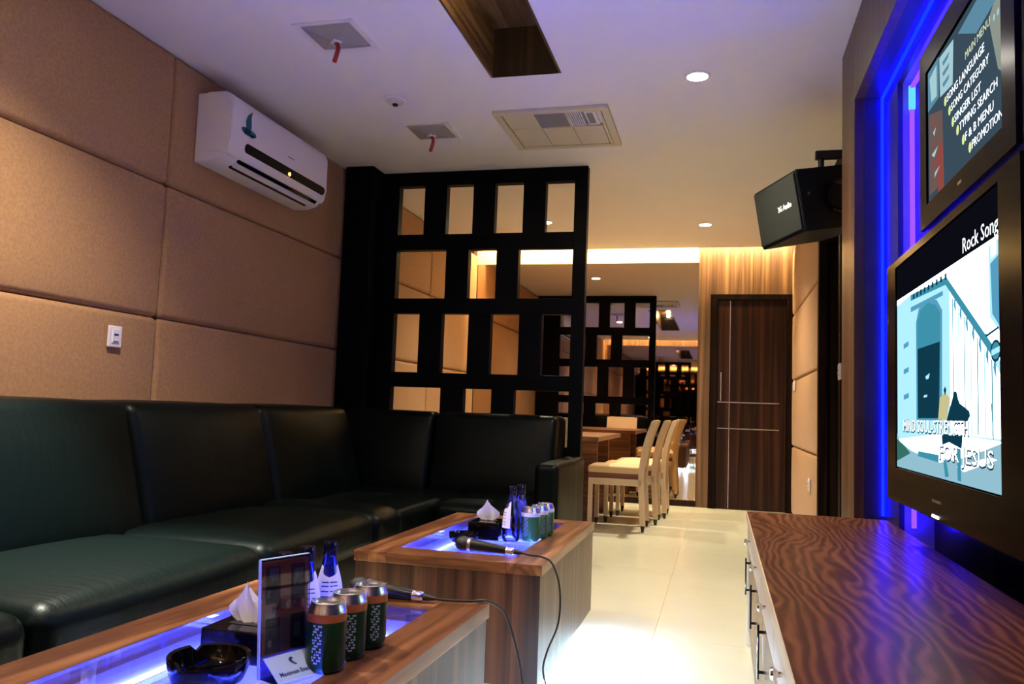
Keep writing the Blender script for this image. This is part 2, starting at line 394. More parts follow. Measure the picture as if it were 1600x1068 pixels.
# walls
wl = struct(box('wall_left', M_darkwood, None, XL - .3, XL - .05, YF - .1, YB + .1, 0, 3.02))
seams_y = [-1.9, -.39, 1.55, 3.49, 5.43, 7.37, 8.9]; seams_z = [0.0, .68, 1.345, 2.025, 2.706]
for a, b in zip(seams_y, seams_y[1:]):
    for c, d in zip(seams_z, seams_z[1:]):
        rbox('wall_panel', M_fabric, wl, XL - .07, XL + .004, a + .001, b - .001, c + .001, d - .001, .03, (.012, 0, 0), n=8)
wb = struct(box('wall_back', M_veneer, None, XL - .3, XRR + .1, YB, YB + .2, 0, 3.02))
box('mirror_base', M_door, wb, XL, -.24, YB - .03, YB, .0, .062, .003)
box('cove_glow_board', M_edge, wb, XL, -.24, YB - .02, YB, 2.602, 3.0)  # pale board added so the cove-lit strip above the mirror looks brighter
box('wood_panel', M_veneer, wb, -.237, -.115, YB - .03, YB, 0, 2.9, .002)
wf = struct(box('wall_front', M_veneer, None, XL - .3, XRR + .1, YF - .2, YF, 0, 3.02))
wr = struct(box('wall_right', M_darkwood, None, XRR, XRR + .2, YF - .1, YB + .1, 0, 3.02))
box('pier', M_darkwood, wr, XR + .05, XRR, 6.52, YB, 0, CEIL); box('pier', M_darkwood, wr, XR + .05, XRR, 4.1, 5.32, 0, CEIL)
box('lintel', M_darkwood, wr, XR + .02, XRR, 5.32, 6.52, 2.3, CEIL)
for (a, b) in ((4.11, 5.315), (6.525, 8.9)):
    for c, d in zip(seams_z, seams_z[1:]):
        rbox('wall_panel', M_fabric, wr, XR - .004, XR + .055, a, b, c + .001, d - .001, .028, (.02, 0, 0), n=8)
# mirrors
def mirror(y0, y1, name, label):
    t = thing(name, label, 'mirror')
    box('mirror_glass', M_mirror, t, -2.73, -.24, y0, y1, .064, 2.6, .0015)
    return t
mirror(YB - .012, YB - .001, 'wall_mirror', 'tall bronze wall mirror beside the dark door at the far end')
mirror(YF + .001, YF + .012, 'wall_mirror', 'mirror on the rear wall behind the camera, seen only in the far mirror')
# cove light strips
for (y, s) in ((CY1 + .012, 1), (CY0 - .012, -1)):
    o = box('cove_light_strip', E_cove, None, XL + .02, XR, y - .012, y + .012, CEIL + .125, CEIL + .145)
    tag(o, 'warm light strip hidden in the ceiling slot at the %s wall' % ('far' if s > 0 else 'rear'), 'light strip')
# far door
d1 = struct(box('door_1', M_door, None, -.035, .655, YB - .05, YB - .01, .005, 2.19, .002))
bm = bmesh.new(); add_box(bm, -.115, -.04, YB - .075, YB, 0, 2.25, .004); add_box(bm, .66, .735, YB - .075, YB, 0, 2.25, .004); add_box(bm, -.04, .66, YB - .075, YB, 2.19, 2.25, .004)
struct(finish('trim_2', bm, M_darkwood))
box('metal_inlay', M_steel, d1, .088, .094, YB - .053, YB - .05, .01, 2.18)
box('metal_inlay', M_steel, d1, -.03, .59, YB - .053, YB - .05, 1.104, 1.114); box('metal_inlay', M_steel, d1, -.03, .59, YB - .053, YB - .05, .83, .84)
box('door_handle', M_steel, d1, -.003, .009, YB - .085, YB - .07, 1.12, 1.42, .003)
for z in (1.16, 1.38): box('handle_mount', M_steel, d1, -.002, .008, YB - .072, YB - .049, z - .005, z + .005)
# door recess in the right wall
d2 = struct(box('door_2', M_door, None, XR + .13, XR + .17, 5.33, 6.51, 0.005, 2.29, .002))
struct(box('trim_3', M_darkwood, None, XR - .012, XR + .05, 6.44, 6.524, 0, 2.33, .003)); struct(box('trim_4', M_darkwood, None, XR - .012, XR + .05, 5.318, 5.4, 0, 2.33, .003))

# ------------------------------------------------------------------ screen niche: wood surround, back panel, led strips
FX = .55; FT = 2.356
M_return = plain('blue_glow_return', (.015, .012, .05), .4)  # dark panels tinted blue to stand for the strip light on them
nr = thing('niche_surround', 'brown wood surround and dark back of the blue lit screen niche', 'wall surround')
NY0 = -.6
box('side_panel', M_frame_wood, nr, FX, FX + .04, 3.709, 4.08, 0, CEIL - .001, .002)
box('end_panel', M_frame_wood, nr, FX + .04, XR + .04, 4.045, 4.08, 0, CEIL - .001, .001)
box('top_panel', M_frame_wood, nr, FX, FX + .04, NY0, 3.709, FT, CEIL - .001, .002)
box('return_panel', M_return, nr, FX + .04, .69, 3.709, 3.735, .0, CEIL - .01, .001)
box('soffit_panel', M_return, nr, FX + .04, .66, NY0, 3.709, FT, FT + .025, .001)
box('near_panel', M_frame_wood, nr, FX, .7, NY0 - .4, NY0, 0, CEIL - .001, .002)
bp = nr
M_niche = plain('niche_violet_glow', (.22, .15, .45), .45)  # violet glow of the tube put into the step panel colour
PX = .667; GY = 3.42; GZ = 2.30
box('outer_panel', M_return, bp, PX, PX + .02, GY, 3.706, 0, FT + .1, .001)
box('outer_panel', M_return, bp, PX, PX + .02, NY0, GY, GZ, FT + .1, .001)
box('step_panel', M_niche, bp, PX + .02, .80, GY, GY + .02, 0, GZ + .02, .001)
box('step_panel', M_niche, bp, PX + .02, .80, NY0, GY, GZ, GZ + .02, .001)
M_inner = plain('niche_inner_paint', (.55, .50, .62), .5, noise=.04)
box('inner_panel', M_back_panel, bp, .79, .81, NY0, GY, 0, GZ, .001)
# violet tube in the recessed channel, blue strip in the outer corner
s = thing('violet_light_strip', 'violet glowing light strip running up and over behind the two screens', 'light strip')
box('upright_tube', E_violet_core, s, .706, .722, GY - .034, GY - .024, .56, GZ - .036)
box('top_tube', E_violet_core, s, .706, .722, NY0 + .1, GY - .024, GZ - .034, GZ - .024)
for z in (.62, 1.2, 1.8): box('clip', M_white, s, .711, .717, GY - .026, GY - .001, z, z + .01)
box('corner_lamp', E_cyan, s, .702, .726, GY - .038, GY - .022, GZ - .12, GZ - .022, .004)
s = thing('blue_light_strip', 'deep blue light strip along the outer edge of the screen niche', 'light strip')
box('upright_tube', E_blue_niche, s, PX - .011, PX - .001, 3.695, 3.708, .565, FT - .002)
box('top_tube', E_blue_niche, s, PX - .011, PX - .001, NY0 + .1, 3.695, FT - .012, FT - .002)

# ------------------------------------------------------------------ televisions
def television(name, label, x, y0, y1, z0, z1, sy0, sy1, sz0, sz1):
    t = thing(name, label, 'television', (0, 0, 0))
    bm = bmesh.new()
    add_box(bm, x, x + .012, sy1, y1, z0, z1, 0); add_box(bm, x, x + .012, y0, sy0, z0, z1, 0)
    add_box(bm, x, x + .012, sy0, sy1, z0, sz0, 0); add_box(bm, x, x + .012, sy0, sy1, sz1, z1, 0)
    bmesh.ops.remove_doubles(bm, verts=bm.verts, dist=1e-5)
    finish('bezel', bm, M_bezel, t)
    box('housing', M_darkplastic, t, x + .012, x + .05, y0 + .004, y1 - .004, z0 + .004, z1 - .004, .006)
    box('wall_mount', M_steel, t, x + .05, .79, (y0 + y1) / 2 - .12, (y0 + y1) / 2 + .12, (z0 + z1) / 2 - .1, (z0 + z1) / 2 + .1, .004)
    return t
def lit(name, c, s=1.0): return emit(name, c, s * (1.3 if name == 'screen_white' else .40))
# lower one: a street scene with lyrics
LX = .555
tv = television('television', 'lower large television showing a pale street scene with lyrics', LX, 1.73, 3.03, .70, 1.485, 1.862, 2.894, .808, 1.462)
S_white = lit('screen_white', (.80, .95, 1.0), 1.25); S_cyan = lit('screen_pale_cyan', (.40, .78, .95), .95); S_blue = lit('screen_blue', (.10, .36, .55), .8)
S_dark = lit('screen_dark_teal', (.004, .035, .06), 1); S_mid = lit('screen_teal', (.05, .30, .42), .8); S_black = lit('screen_black', (.003, .003, .006), 1)
S_tan = lit('screen_tan', (.55, .50, .25), .9); S_street = lit('screen_street', (.30, .55, .66), .8); S_line = lit('screen_text_white', (.9, .97, 1.0), 1.3)
S_green = lit('screen_green', (.05, .22, .18), .6); S_greyb = lit('screen_grey_blue', (.035, .06, .085), 1); S_greyb2 = lit('screen_menu_glow', (.22, .25, .22), 1)
S_bullet = lit('screen_bullet_yellow', (.62, .72, .30), 1); S_red = lit('screen_red', (.28, .07, .06), .8); S_brown = lit('screen_brown', (.16, .10, .09), .8)
S_title = lit('screen_title_yellow', (.55, .62, .40), 1); S_paleb = lit('screen_pale_panel', (.32, .50, .55), 1); S_midb = lit('screen_mid_blue', (.10, .24, .34), .9)
glassp = box('screen', S_black, tv, LX + .006, LX + .0115, 1.864, 2.892, .81, 1.46)
bm = bmesh.new(); matsP = [S_white, S_cyan, S_blue, S_dark, S_mid, S_tan, S_street, S_black, S_green, S_line]
lay = [0]
def pol(pts, mi):
    lay[0] += 1; x = LX + .0058 - lay[0] * .00004
    f = bm.faces.new([bm.verts.new((x, p[0], p[1])) for p in pts]); f.normal_update()
    if f.normal.x > 0: f.normal_flip()
    f.material_index = mi
L0, L1, B0, T0 = 2.889, 1.866, .812, 1.353
pol([(L0, B0), (L1, B0), (L1, T0), (L0, T0)], 0)
pol([(L0, .90), (L0, 1.335), (2.69, 1.345), (2.286, 1.331), (1.928, 1.126), (L1, 1.075), (L1, .92), (2.3, .93)], 1)
pol([(2.26, .93), (2.26, 1.29), (1.95, 1.11), (L1, 1.05), (L1, .925)], 0)
for k in range(7):
    y = 2.235 - k * .05; zt = 1.27 - k * .029
    pol([(y, .93), (y, zt), (y - .009, zt - .005), (y - .009, .93)], 1 if k % 2 else 4)
    pol([(y - .012, zt - .02), (y - .03, zt + .012), (y - .034, zt - .05)], 2)
pol([(2.69, 1.342), (2.286, 1.331), (1.928, 1.126), (1.94, 1.108), (2.294, 1.312), (2.692, 1.325)], 4)
pol([(2.69, 1.305), (2.32, 1.30), (2.32, 1.288), (2.69, 1.29)], 2)
for k in range(9): pol([(2.66 - k * .045, 1.341), (2.64 - k * .045, 1.341), (2.64 - k * .045, 1.325), (2.66 - k * .045, 1.325)], 3)
for k in range(4):
    pol([(2.79, 1.20 - k * .08), (2.72, 1.205 - k * .08), (2.72, 1.19 - k * .08), (2.79, 1.185 - k * .08)], 2)
pol([(2.62, .962), (2.62, 1.25), (2.585, 1.287), (2.48, 1.30), (2.38, 1.285), (2.325, 1.25), (2.335, .962)], 2)
pol([(2.605, .966), (2.605, 1.25), (2.562, 1.280), (2.472, 1.29), (2.39, 1.272), (2.345, 1.246), (2.36, .966)], 4)
pol([(2.600, .968), (2.602, 1.17), (2.35, 1.17), (2.365, .968)], 3)
pol([(2.51, 1.085), (2.46, 1.092), (2.47, 1.078), (2.50, 1.076)], 1); pol([(2.53, 1.032), (2.49, 1.034), (2.49, 1.027), (2.53, 1.026)], 1)
pol([(1.942, 1.34), (1.87, 1.345), (1.868, 1.145), (1.937, 1.185)], 1); pol([(1.930, 1.30), (1.875, 1.31), (1.875, 1.16), (1.92, 1.19)], 2)
pol([(1.925, 1.345), (1.89, 1.348), (1.89, 1.315), (1.925, 1.31)], 0)
for rr, mi in ((.034, 3), (.026, 4)): pol([(1.902 + rr * math.cos(a * PI / 8), 1.11 + .7 * rr * math.sin(a * PI / 8)) for a in range(16)], mi)
pol([(1.93, 1.113), (1.875, 1.118), (1.875, 1.106), (1.93, 1.101)], 1)
pol([(1.985, 1.168), (1.96, 1.15), (1.88, 1.16), (1.88, 1.155), (1.96, 1.144)], 3)
pol([(L0, .92), (2.841, .891), (2.677, .87), (2.363, .852), (2.1, .88), (L1, .918), (L1, B0), (L0, B0)], 6)
pol([(L0, .90), (2.80, .887), (2.70, .862), (2.80, .845), (L0, .83)], 8)
pol([(2.60, .873), (2.367, .872), (2.368, .852), (2.60, .858)], 4)
pol([(2.2, .85), (1.95, .885), (1.90, .882), (2.14, .842)], 0)
pol([(1.936, 1.0), (1.93, 1.0), (1.918, .924), (1.926, .924)], 4)
pol([(2.353, 1.021), (2.303, 1.035), (2.255, 1.018), (2.289, .964), (2.372, .964)], 5)
pol([(2.315, 1.04), (2.30, 1.05), (2.288, 1.04), (2.30, 1.026)], 3)
pol([(2.215, 1.035), (2.195, 1.032), (2.174, 1.005), (2.092, .985), (2.085, .974), (2.106, .961), (2.289, .962)], 3)
pol([(2.336, .925), (2.147, .927), (2.156, .895), (2.267, .908), (2.332, .899)], 3)
pol([(2.324, .862), (2.296, .862), (2.27, .822), (2.306, .818)], 4); pol([(2.197, .896), (2.164, .895), (2.163, .818), (2.192, .818)], 4)
bmesh.ops.recalc_face_normals(bm, faces=[])
finish('screen_picture', bm, matsP, glassp)
def on_screen(y, z, x=LX + .0035): return axes((x, y, z), (0, -1, 0), (0, 0, 1))
def lyric(parent, s, y0, y1, z, size, x, m=None, outline=True):
    if outline: text_obj('lettering', s, size, on_screen(y0 + .003, z - .002, x + .0006), S_dark, parent, .0001, width=(y0 - y1) + .006, bold=.0022)
    return text_obj('lettering', s, size, on_screen(y0, z, x), m or S_line, parent, .0002, width=y0 - y1)
lyric(glassp, 'MIND SOUL-STRENGTH', 2.79, 2.098, .928, .050, LX + .0032)
lyric(glassp, 'FOR JESUS', 2.36, 1.922, .862, .055, LX + .0032)
lyric(glassp, 'Rock Song', 2.13, 1.872, 1.362, .052, LX + .0032, outline=False)
box('power_light', E_power, tv, LX - .002, LX + .001, 2.36, 2.42, .705, .712, .001)
box('brand_plate', M_steel, tv, LX - .001, LX + .001, 2.33, 2.42, .745, .752)
# upper one: the song menu
UX = .565
tv2 = television('television', 'upper smaller television showing the dark song menu', UX, 1.78, 2.585, 1.515, 2.04, 1.862, 2.512, 1.578, 1.968)
g2 = box('screen', S_black, tv2, UX + .006, UX + .0115, 1.864, 2.510, 1.58, 1.966)
bm = bmesh.new(); matsU = [S_greyb, S_greyb2, S_midb, S_paleb, S_brown, S_red, S_bullet, S_dark, S_title]
LX_keep = LX; LX = UX; lay[0] = 0
pol([(2.508, 1.582), (1.867, 1.582), (1.867, 1.964), (2.508, 1.964)], 0)
pol([(1.96, 1.86), (1.867, 1.91), (1.867, 1.70), (1.90, 1.72)], 1); pol([(2.20, 1.94), (2.02, 1.95), (1.9, 1.88), (2.05, 1.87)], 2)
pol([(2.508, 1.964), (2.389, 1.964), (2.389, 1.848), (2.508, 1.848)], 2); pol([(2.49, 1.94), (2.41, 1.95), (2.41, 1.86), (2.47, 1.865)], 3)
pol([(2.381, 1.955), (2.241, 1.945), (2.251, 1.829), (2.375, 1.842)], 3)
for k in range(3): pol([(2.35, 1.93 - .03 * k), (2.28, 1.93 - .03 * k), (2.29, 1.918 - .03 * k), (2.34, 1.916 - .03 * k)], 2)
pol([(2.497, 1.837), (2.353, 1.80), (2.341, 1.60), (2.495, 1.60)], 4); pol([(2.42, 1.70), (2.353, 1.72), (2.341, 1.582), (2.40, 1.582)], 5)
for k in range(6): pol([(2.47 - .018 * (k % 3), 1.80 - .03 * k), (2.43 - .01 * k, 1.805 - .03 * k), (2.44, 1.785 - .03 * k)], 3 if k % 2 else 5)
rows = [(2.32, 1.81, 1.986, 'SONG LANGUAGE'), (2.28, 1.77, 1.955, 'SONG CATEGORY'), (2.25, 1.729, 2.013, 'SINGER LIST'), (2.208, 1.692, 1.90, 'TYPING SEARCH'), (2.159, 1.651, 1.927, 'F & B MENU'), (2.105, 1.614, 1.86 + .01, 'PROMOTION')]
for (y, z, ye, sx) in rows: pol([(y + .012 * math.cos(a * PI / 8), z + .013 * math.sin(a * PI / 8)) for a in range(16)], 6)
for y in (1.919, 1.893): pol([(y + .007 * math.cos(a * PI / 6), 1.845 + .008 * math.sin(a * PI / 6)) for a in range(12)], 3)
finish('screen_picture', bm, matsU, g2)
LX = LX_keep
for (y, z, ye, sx) in rows: lyric(g2, sx, y - .02, ye, z - .010, .030, UX + .0038, outline=False)
lyric(g2, 'MAIN MENU', 2.132, 1.945, 1.842, .028, UX + .0038, S_title, outline=False)
box('brand_plate', M_steel, tv2, UX - .001, UX + .001, 2.16, 2.19, 1.545, 1.552)

# ------------------------------------------------------------------ media cabinet
mc = thing('media_cabinet', 'long low walnut media cabinet under the two televisions', 'cabinet')
CX = .116; CY_ = 3.66; CN = .25; CT = .555
bm = bmesh.new(); add_box(bm, CX, PX, CN, CY_, CT - .03, CT, .0015); finish('worktop', bm, M_walnut, mc)
box('edge_band', M_edge, mc, CX - .003, CX, CN, CY_, CT - .031, CT - .001)
box('carcass', M_darkwood, mc, CX + .03, PX, CN + .01, CY_ - .01, .07, CT - .031)
box('side_panel', M_edge, mc, CX + .004, PX, CY_ - .01, CY_, .0, CT - .031, .001)
box('plinth', M_darkwood, mc, CX + .07, PX, CN + .02, CY_ - .02, 0, .07)
n = 6; wd = (CY_ - .015 - CN - .01) / n
for k in range(n):
    a = CN + .01 + k * wd; b = a + wd
    dr = box('drawer', M_drawer, mc, CX + .006, CX + .03, a + .004, b - .004, .415, .515, .002)
    lathe('knob', M_chrome, dr, [(0, -.024), (.010, -.023), (.013, -.018), (.010, -.012), (.005, -.008), (.005, 0)], ((CX + .006), (a + b) / 2, .468), 16, Matrix.Rotation(PI / 2, 4, 'Y'))
    dd = box('door', M_cabinet_door, mc, CX + .012, CX + .03, a + .004, b - .004, .075, .408, .002)
    box('edge_strip', M_edge, dd, CX + .008, CX + .0122, a + .004, b - .004, .402, .408)
    box('handle', M_gloss_black, dd, CX - .006, CX + .0, b - .06, b - .052, .22, .37, .002)
    for z in (.24, .35): box('handle_mount', M_gloss_black, dd, CX - .002, CX + .013, b - .058, b - .054, z - .004, z + .004)

# ------------------------------------------------------------------ wall speaker
spk = thing('wall_speaker', 'black wedge shaped speaker hung on the right wall beside the surround', 'speaker', (.287, 4.482, 2.055))
spk.rotation_euler = (.165, -.03, -1.143)
W2, H2 = .226, .161
bm = bmesh.new()   # plan: front from -W2 to W2, chamfered cheeks, narrower back
plan = [(-W2, 0), (W2, 0), (W2 + .02, .30), (.10, .36), (-.12, .30)]
vb = [bm.verts.new((x, y, -H2)) for x, y in plan]; vt = [bm.verts.new((x, y, H2)) for x, y in plan]
bm.faces.new(vb); bm.faces.new(list(reversed(vt)))
for k in range(5): bm.faces.new((vb[k], vt[k], vt[(k + 1) % 5], vb[(k + 1) % 5]))
bmesh.ops.recalc_face_normals(bm, faces=bm.faces)
bmesh.ops.bevel(bm, geom=list(bm.edges), offset=.004, segments=2, affect='EDGES')
finish('cabinet_body', bm, M_speaker, spk)
gr = box('front_grille', M_grille, spk, -W2 + .014, W2 - .014, -.012, .001, -H2 + .014, H2 - .014, .004)
text_obj('lettering', '3G Audio', .040, axes((.02, -.0128, -.012), (1, 0, 0), (0, 0, 1)), M_whiteprint, gr, .0006, width=.135, bold=.001)
Rs = Matrix.Rotation(PI / 2, 4, 'Y')
lathe('port', M_gloss_black, spk, [(.088, 0), (.088, .012), (.078, .014), (.066, .004), (.055, -.01), (.02, -.016), (0, -.012)], (W2 + .014, .205, .0), 32, Rs)
lathe('badge', M_chrome, spk, [(.008, 0), (.008, .004), (0, .005)], (W2 + .002, .045, .03), 12, Rs)
# bracket to the wall
bk = tag(thing('speaker_bracket', '', 'bracket'), 'black steel bracket holding the wall speaker from above', 'bracket')
box('bar', M_darkplastic, bk, .47, XR - .02, 4.46, 4.50, 2.330, 2.374, .004)
box('wall_plate', M_darkplastic, bk, XR - .03, XR - .005, 4.40, 4.56, 2.24, 2.42, .003)
bm = bmesh.new(); add_tube(bm, [(.50, 4.48, 2.332), (.50, 4.48, 2.20)], .016); finish('pivot', bm, M_darkplastic, bk, True)
lathe('nut', M_chrome, bk, [(0, .0), (.013, 0), (.013, .012), (0, .012)], (.50, 4.48, 2.30), 6)

# ------------------------------------------------------------------ ceiling fittings
for i, (x, y, p) in enumerate(DOWN):
    lab = ['bright round downlight in the ceiling above the walkway between the tables and screens', 'small round downlight in the ceiling near the far door', 'round ceiling downlight over the near end of the media cabinet', 'round ceiling downlight over the near table', 'round ceiling downlight behind the camera on the sofa side', 'round ceiling downlight over the dining table'][i]
    t_ = thing('ceiling_downlight', lab, 'lamp', (x, y, CEIL), 0, 'ceiling downlights')
    lathe('ring', M_white, t_, [(.068, 0), (.066, -.006), (.053, -.008), (.052, -.002)])
    lathe('lens', E_lamp, t_, [(0, -.010), (.03, -.010), (.052, -.006)])
def hatch(cx, cy, sz, label):
    t = thing('ceiling_vent', label, 'vent', (cx, cy, CEIL))
    h = sz / 2; i = h - .028
    bm = bmesh.new()
    for a in range(4):
        R_ = Matrix.Rotation(a * PI / 2, 4, 'Z'); pts = [(-h, -h, -.006), (h, -h, -.006), (i, -i, -.004), (-i, -i, -.004)]
        bm.faces.new([bm.verts.new(R_ @ Vector(p)) for p in reversed(pts)])
        pts = [(-h, -h, -.006), (h, -h, -.006), (h, -h, 0), (-h, -h, 0)]
        bm.faces.new([bm.verts.new(R_ @ Vector(p)) for p in pts])
    bmesh.ops.recalc_face_normals(bm, faces=bm.faces); finish('frame', bm, M_white, t)
    for a in range(4):
        bm = bmesh.new(); R_ = Matrix.Rotation(a * PI / 2, 4, 'Z')
        pts = [(-i, -i, -.003), (i, -i, -.003), (.02, -.02, -.028), (-.02, -.02, -.028)]
        f = bm.faces.new([bm.verts.new(R_ @ Vector(p)) for p in reversed(pts)]); bmesh.ops.solidify(bm, geom=bm.faces[:], thickness=.002)
        finish('vane', bm, M_hatch, t)
    lathe('hub', M_white, t, [(.03, -.026), (.028, -.034), (0, -.036)], seg=4)
    bm = bmesh.new(); add_tube(bm, smooth_path([(0, 0, -.034), (.012, -.005, -.05), (.016, -.01, -.075), (.008, -.012, -.11), (.0, -.01, -.135)], 5), [.011] * 20 + [.008] ); finish('ribbon', bm, M_red, t, True)
M_hatch = plain('grey_vent_vane', (.66, .62, .62), .5)
hatch(-1.81, 3.43, .31, 'square white ceiling vent with a red ribbon, nearer of the two')
hatch(-1.815, 4.78, .31, 'square white ceiling vent with a red ribbon, farther of the two')
t_ = thing('smoke_detector', 'small round white smoke detector between the two square vents', 'detector', (-1.837, 4.229, CEIL))
lathe('base', M_white, t_, [(.07, 0), (.068, -.008), (.052, -.012)]); lathe('dome', M_hatch, t_, [(.052, -.010), (.045, -.024), (.02, -.03), (0, -.03)])
lathe('sensor', M_darkplastic, t_, [(.018, -.029), (.014, -.04), (0, -.042)])
# cassette grille
cg = thing('cassette_grille', 'large cream ceiling air grille divided into six fields', 'air grille', (0, 0, CEIL))
ax0, ax1, ay0, ay1 = -1.335, -.645, 4.49, 5.17
bm = bmesh.new(); b_ = .045
add_box(bm, ax0, ax1, ay0, ay0 + b_, -.022, 0, .003); add_box(bm, ax0, ax1, ay1 - b_, ay1, -.022, 0, .003)
add_box(bm, ax0, ax0 + b_, ay0 + b_, ay1 - b_, -.022, 0, .003); add_box(bm, ax1 - b_, ax1, ay0 + b_, ay1 - b_, -.022, 0, .003)
finish('frame', bm, M_cream, cg)
ix0, ix1, iy0, iy1 = ax0 + b_, ax1 - b_ - .02, ay0 + b_, ay1 - b_
gx = [ix0, ix0 + (ix1 - ix0) / 3, ix0 + 2 * (ix1 - ix0) / 3, ix1]; gm = iy0 + (iy1 - iy0) * .42
for k in range(3):
    for (c, d, rowk) in ((iy0, gm, 0), (gm, iy1, 1)):
        a, b = gx[k] + .006, gx[k + 1] - .006
        if rowk == 0 and k == 1: tag(box('filter', M_greyfilter, cg, a, b, c + .006, d - .006, -.012, -.004), 'grey filter field')
        elif rowk == 0 and k == 2:
            for q in range(7): box('slat', M_greyfilter if 0 else M_white, cg, a + q * .013, a + q * .013 + .006, c + .01, d - .01, -.016, -.004)
            box('backing', M_greyfilter, cg, a, a + .095, c + .006, d - .006, -.004, -.001)
            box('control_box', M_white, cg, b - .075, b - .01, c + .02, d - .02, -.018, -.001, .002); box('display', M_greyfilter, cg, b - .068, b - .03, c + .03, d - .05, -.0195, -.018)
        else: box('field', M_cream, cg, a, b, c + .006, d - .006, -.015, -.002, .002)
box('divider', M_cream, cg, ix0, ix1, gm - .005, gm + .005, -.02, -.002)
for k in (1, 2): box('divider', M_cream, cg, gx[k] - .005, gx[k] + .005, iy0, iy1, -.02, -.002)
box('side_slat', M_cream, cg, ax1 - b_ - .018, ax1 - b_ - .004, iy0, iy1, -.018, -.002)

# ------------------------------------------------------------------ split air conditioner on the left wall
ac = thing('air_conditioner', 'white split air conditioner high on the tan padded wall', 'air conditioner')
AY0, AY1 = 3.66, 4.73; AZ0, AZ1 = 2.20, 2.575; AX = XL + .012
prof = [(0, AZ1), (.17, AZ1), (.197, AZ1 - .012), (.215, AZ1 - .05), (.218, AZ0 + .12), (.205, AZ0 + .06), (.165, AZ0 + .018), (.10, AZ0), (0, AZ0)]
def extr(name, prof, y0, y1, mats, parent, bev=0, off=0):
    bm = bmesh.new(); A = [bm.verts.new((AX + x, y0, z)) for x, z in prof]; B = [bm.verts.new((AX + x, y1, z)) for x, z in prof]
    bm.faces.new(A); bm.faces.new(list(reversed(B)))
    for k in range(len(prof)): bm.faces.new((A[k], B[k], B[(k + 1) % len(prof)], A[(k + 1) % len(prof)]))
    bmesh.ops.recalc_face_normals(bm, faces=bm.faces)
    if bev: bmesh.ops.bevel(bm, geom=[e for e in bm.edges], offset=bev, segments=3, affect='EDGES', clamp_overlap=True)
    return finish(name, bm, mats, parent, True)
extr('body', [(x * .96, z) if x > 0 else (x, z) for x, z in prof], AY0 + .006, AY1 - .006, M_white, ac, .004)
fp = extr('front_panel', [(.06, AZ1 + .002), (.172, AZ1 + .002), (.20, AZ1 - .011), (.219, AZ1 - .05), (.222, AZ0 + .12), (.208, AZ0 + .058), (.19, AZ0 + .04), (.06, AZ0 + .06)], AY0, AY1, M_white, ac, .004)
# smoked display strip on the lower front, a rounded slab following the front
bm = bmesh.new(); z0, z1 = AZ0 + .085, AZ0 + .135; pts = []
ya, yb = AY0 + .13, AY1 - .03; r_ = (z1 - z0) / 2
for k in range(9): a = PI / 2 + PI * k / 8; pts.append((ya + r_ + r_ * math.cos(a), (z0 + z1) / 2 + r_ * math.sin(a)))
for k in range(9): a = -PI / 2 + PI * k / 8; pts.append((yb - r_ + r_ * math.cos(a), (z0 + z1) / 2 + r_ * math.sin(a)))
def fx(z):
    q = [(AZ0 + .04, .19), (AZ0 + .058, .208), (AZ0 + .12, .222), (AZ1 - .05, .219)]
    for (a, xa), (b, xb) in zip(q, q[1:]):
        if z <= b: return xa + (xb - xa) * (z - a) / (b - a)
    return q[-1][1]
A = [bm.verts.new((AX + fx(z) + .0035, y, z)) for y, z in pts]; B = [bm.verts.new((AX + fx(z) - .004, y, z)) for y, z in pts]
bm.faces.new(A)
for k in range(len(A)): bm.faces.new((A[k], B[k], B[(k + 1) % len(A)], A[(k + 1) % len(A)]))
bmesh.ops.recalc_face_normals(bm, faces=bm.faces); finish('display_strip', bm, M_smoke, ac)
yl = AY0 + .60
lathe('indicator_light', E_orange, ac, [(.011, 0), (.009, .004), (0, .005)], (AX + fx(AZ0 + .105) + .003, yl, AZ0 + .10), 14, Matrix.Rotation(PI / 2, 4, 'Y'))
# outlet slots and louvre on the curved underside
def under(name, s0, s1, mat, y0, y1, lift=.002):
    """strip on the underside between fractions s of the curve from the front panel foot to the body underside"""
    P0 = Vector((.200, AZ0 + .048)); P1 = Vector((.165, AZ0 + .014)); P2 = Vector((.11, AZ0 - .002)); nn = Vector((.5, -.85)).normalized()
    def at(s): return P0.lerp(P1, s * 2) if s < .5 else P1.lerp(P2, (s - .5) * 2)
    a, b = at(s0) + nn * lift, at(s1) + nn * lift; c, d = at(s0) - nn * .012, at(s1) - nn * .012
    bm = bmesh.new(); A = [bm.verts.new((AX + p.x, y0, p.y)) for p in (a, b, d, c)]; B = [bm.verts.new((AX + p.x, y1, p.y)) for p in (a, b, d, c)]
    bm.faces.new(A); bm.faces.new(list(reversed(B)))
    for k in range(4): bm.faces.new((A[k], B[k], B[(k + 1) % 4], A[(k + 1) % 4]))
    bmesh.ops.recalc_face_normals(bm, faces=bm.faces); finish(name, bm, mat, ac)
under('outlet_slot', .12, .32, M_gloss_black, AY0 + .13, AY1 - .07, .004)
under('louvre', .34, .66, M_white, AY0 + .13, AY1 - .09, .007)
under('outlet_slot', .68, .84, M_gloss_black, AY0 + .13, AY1 - .12, .006)
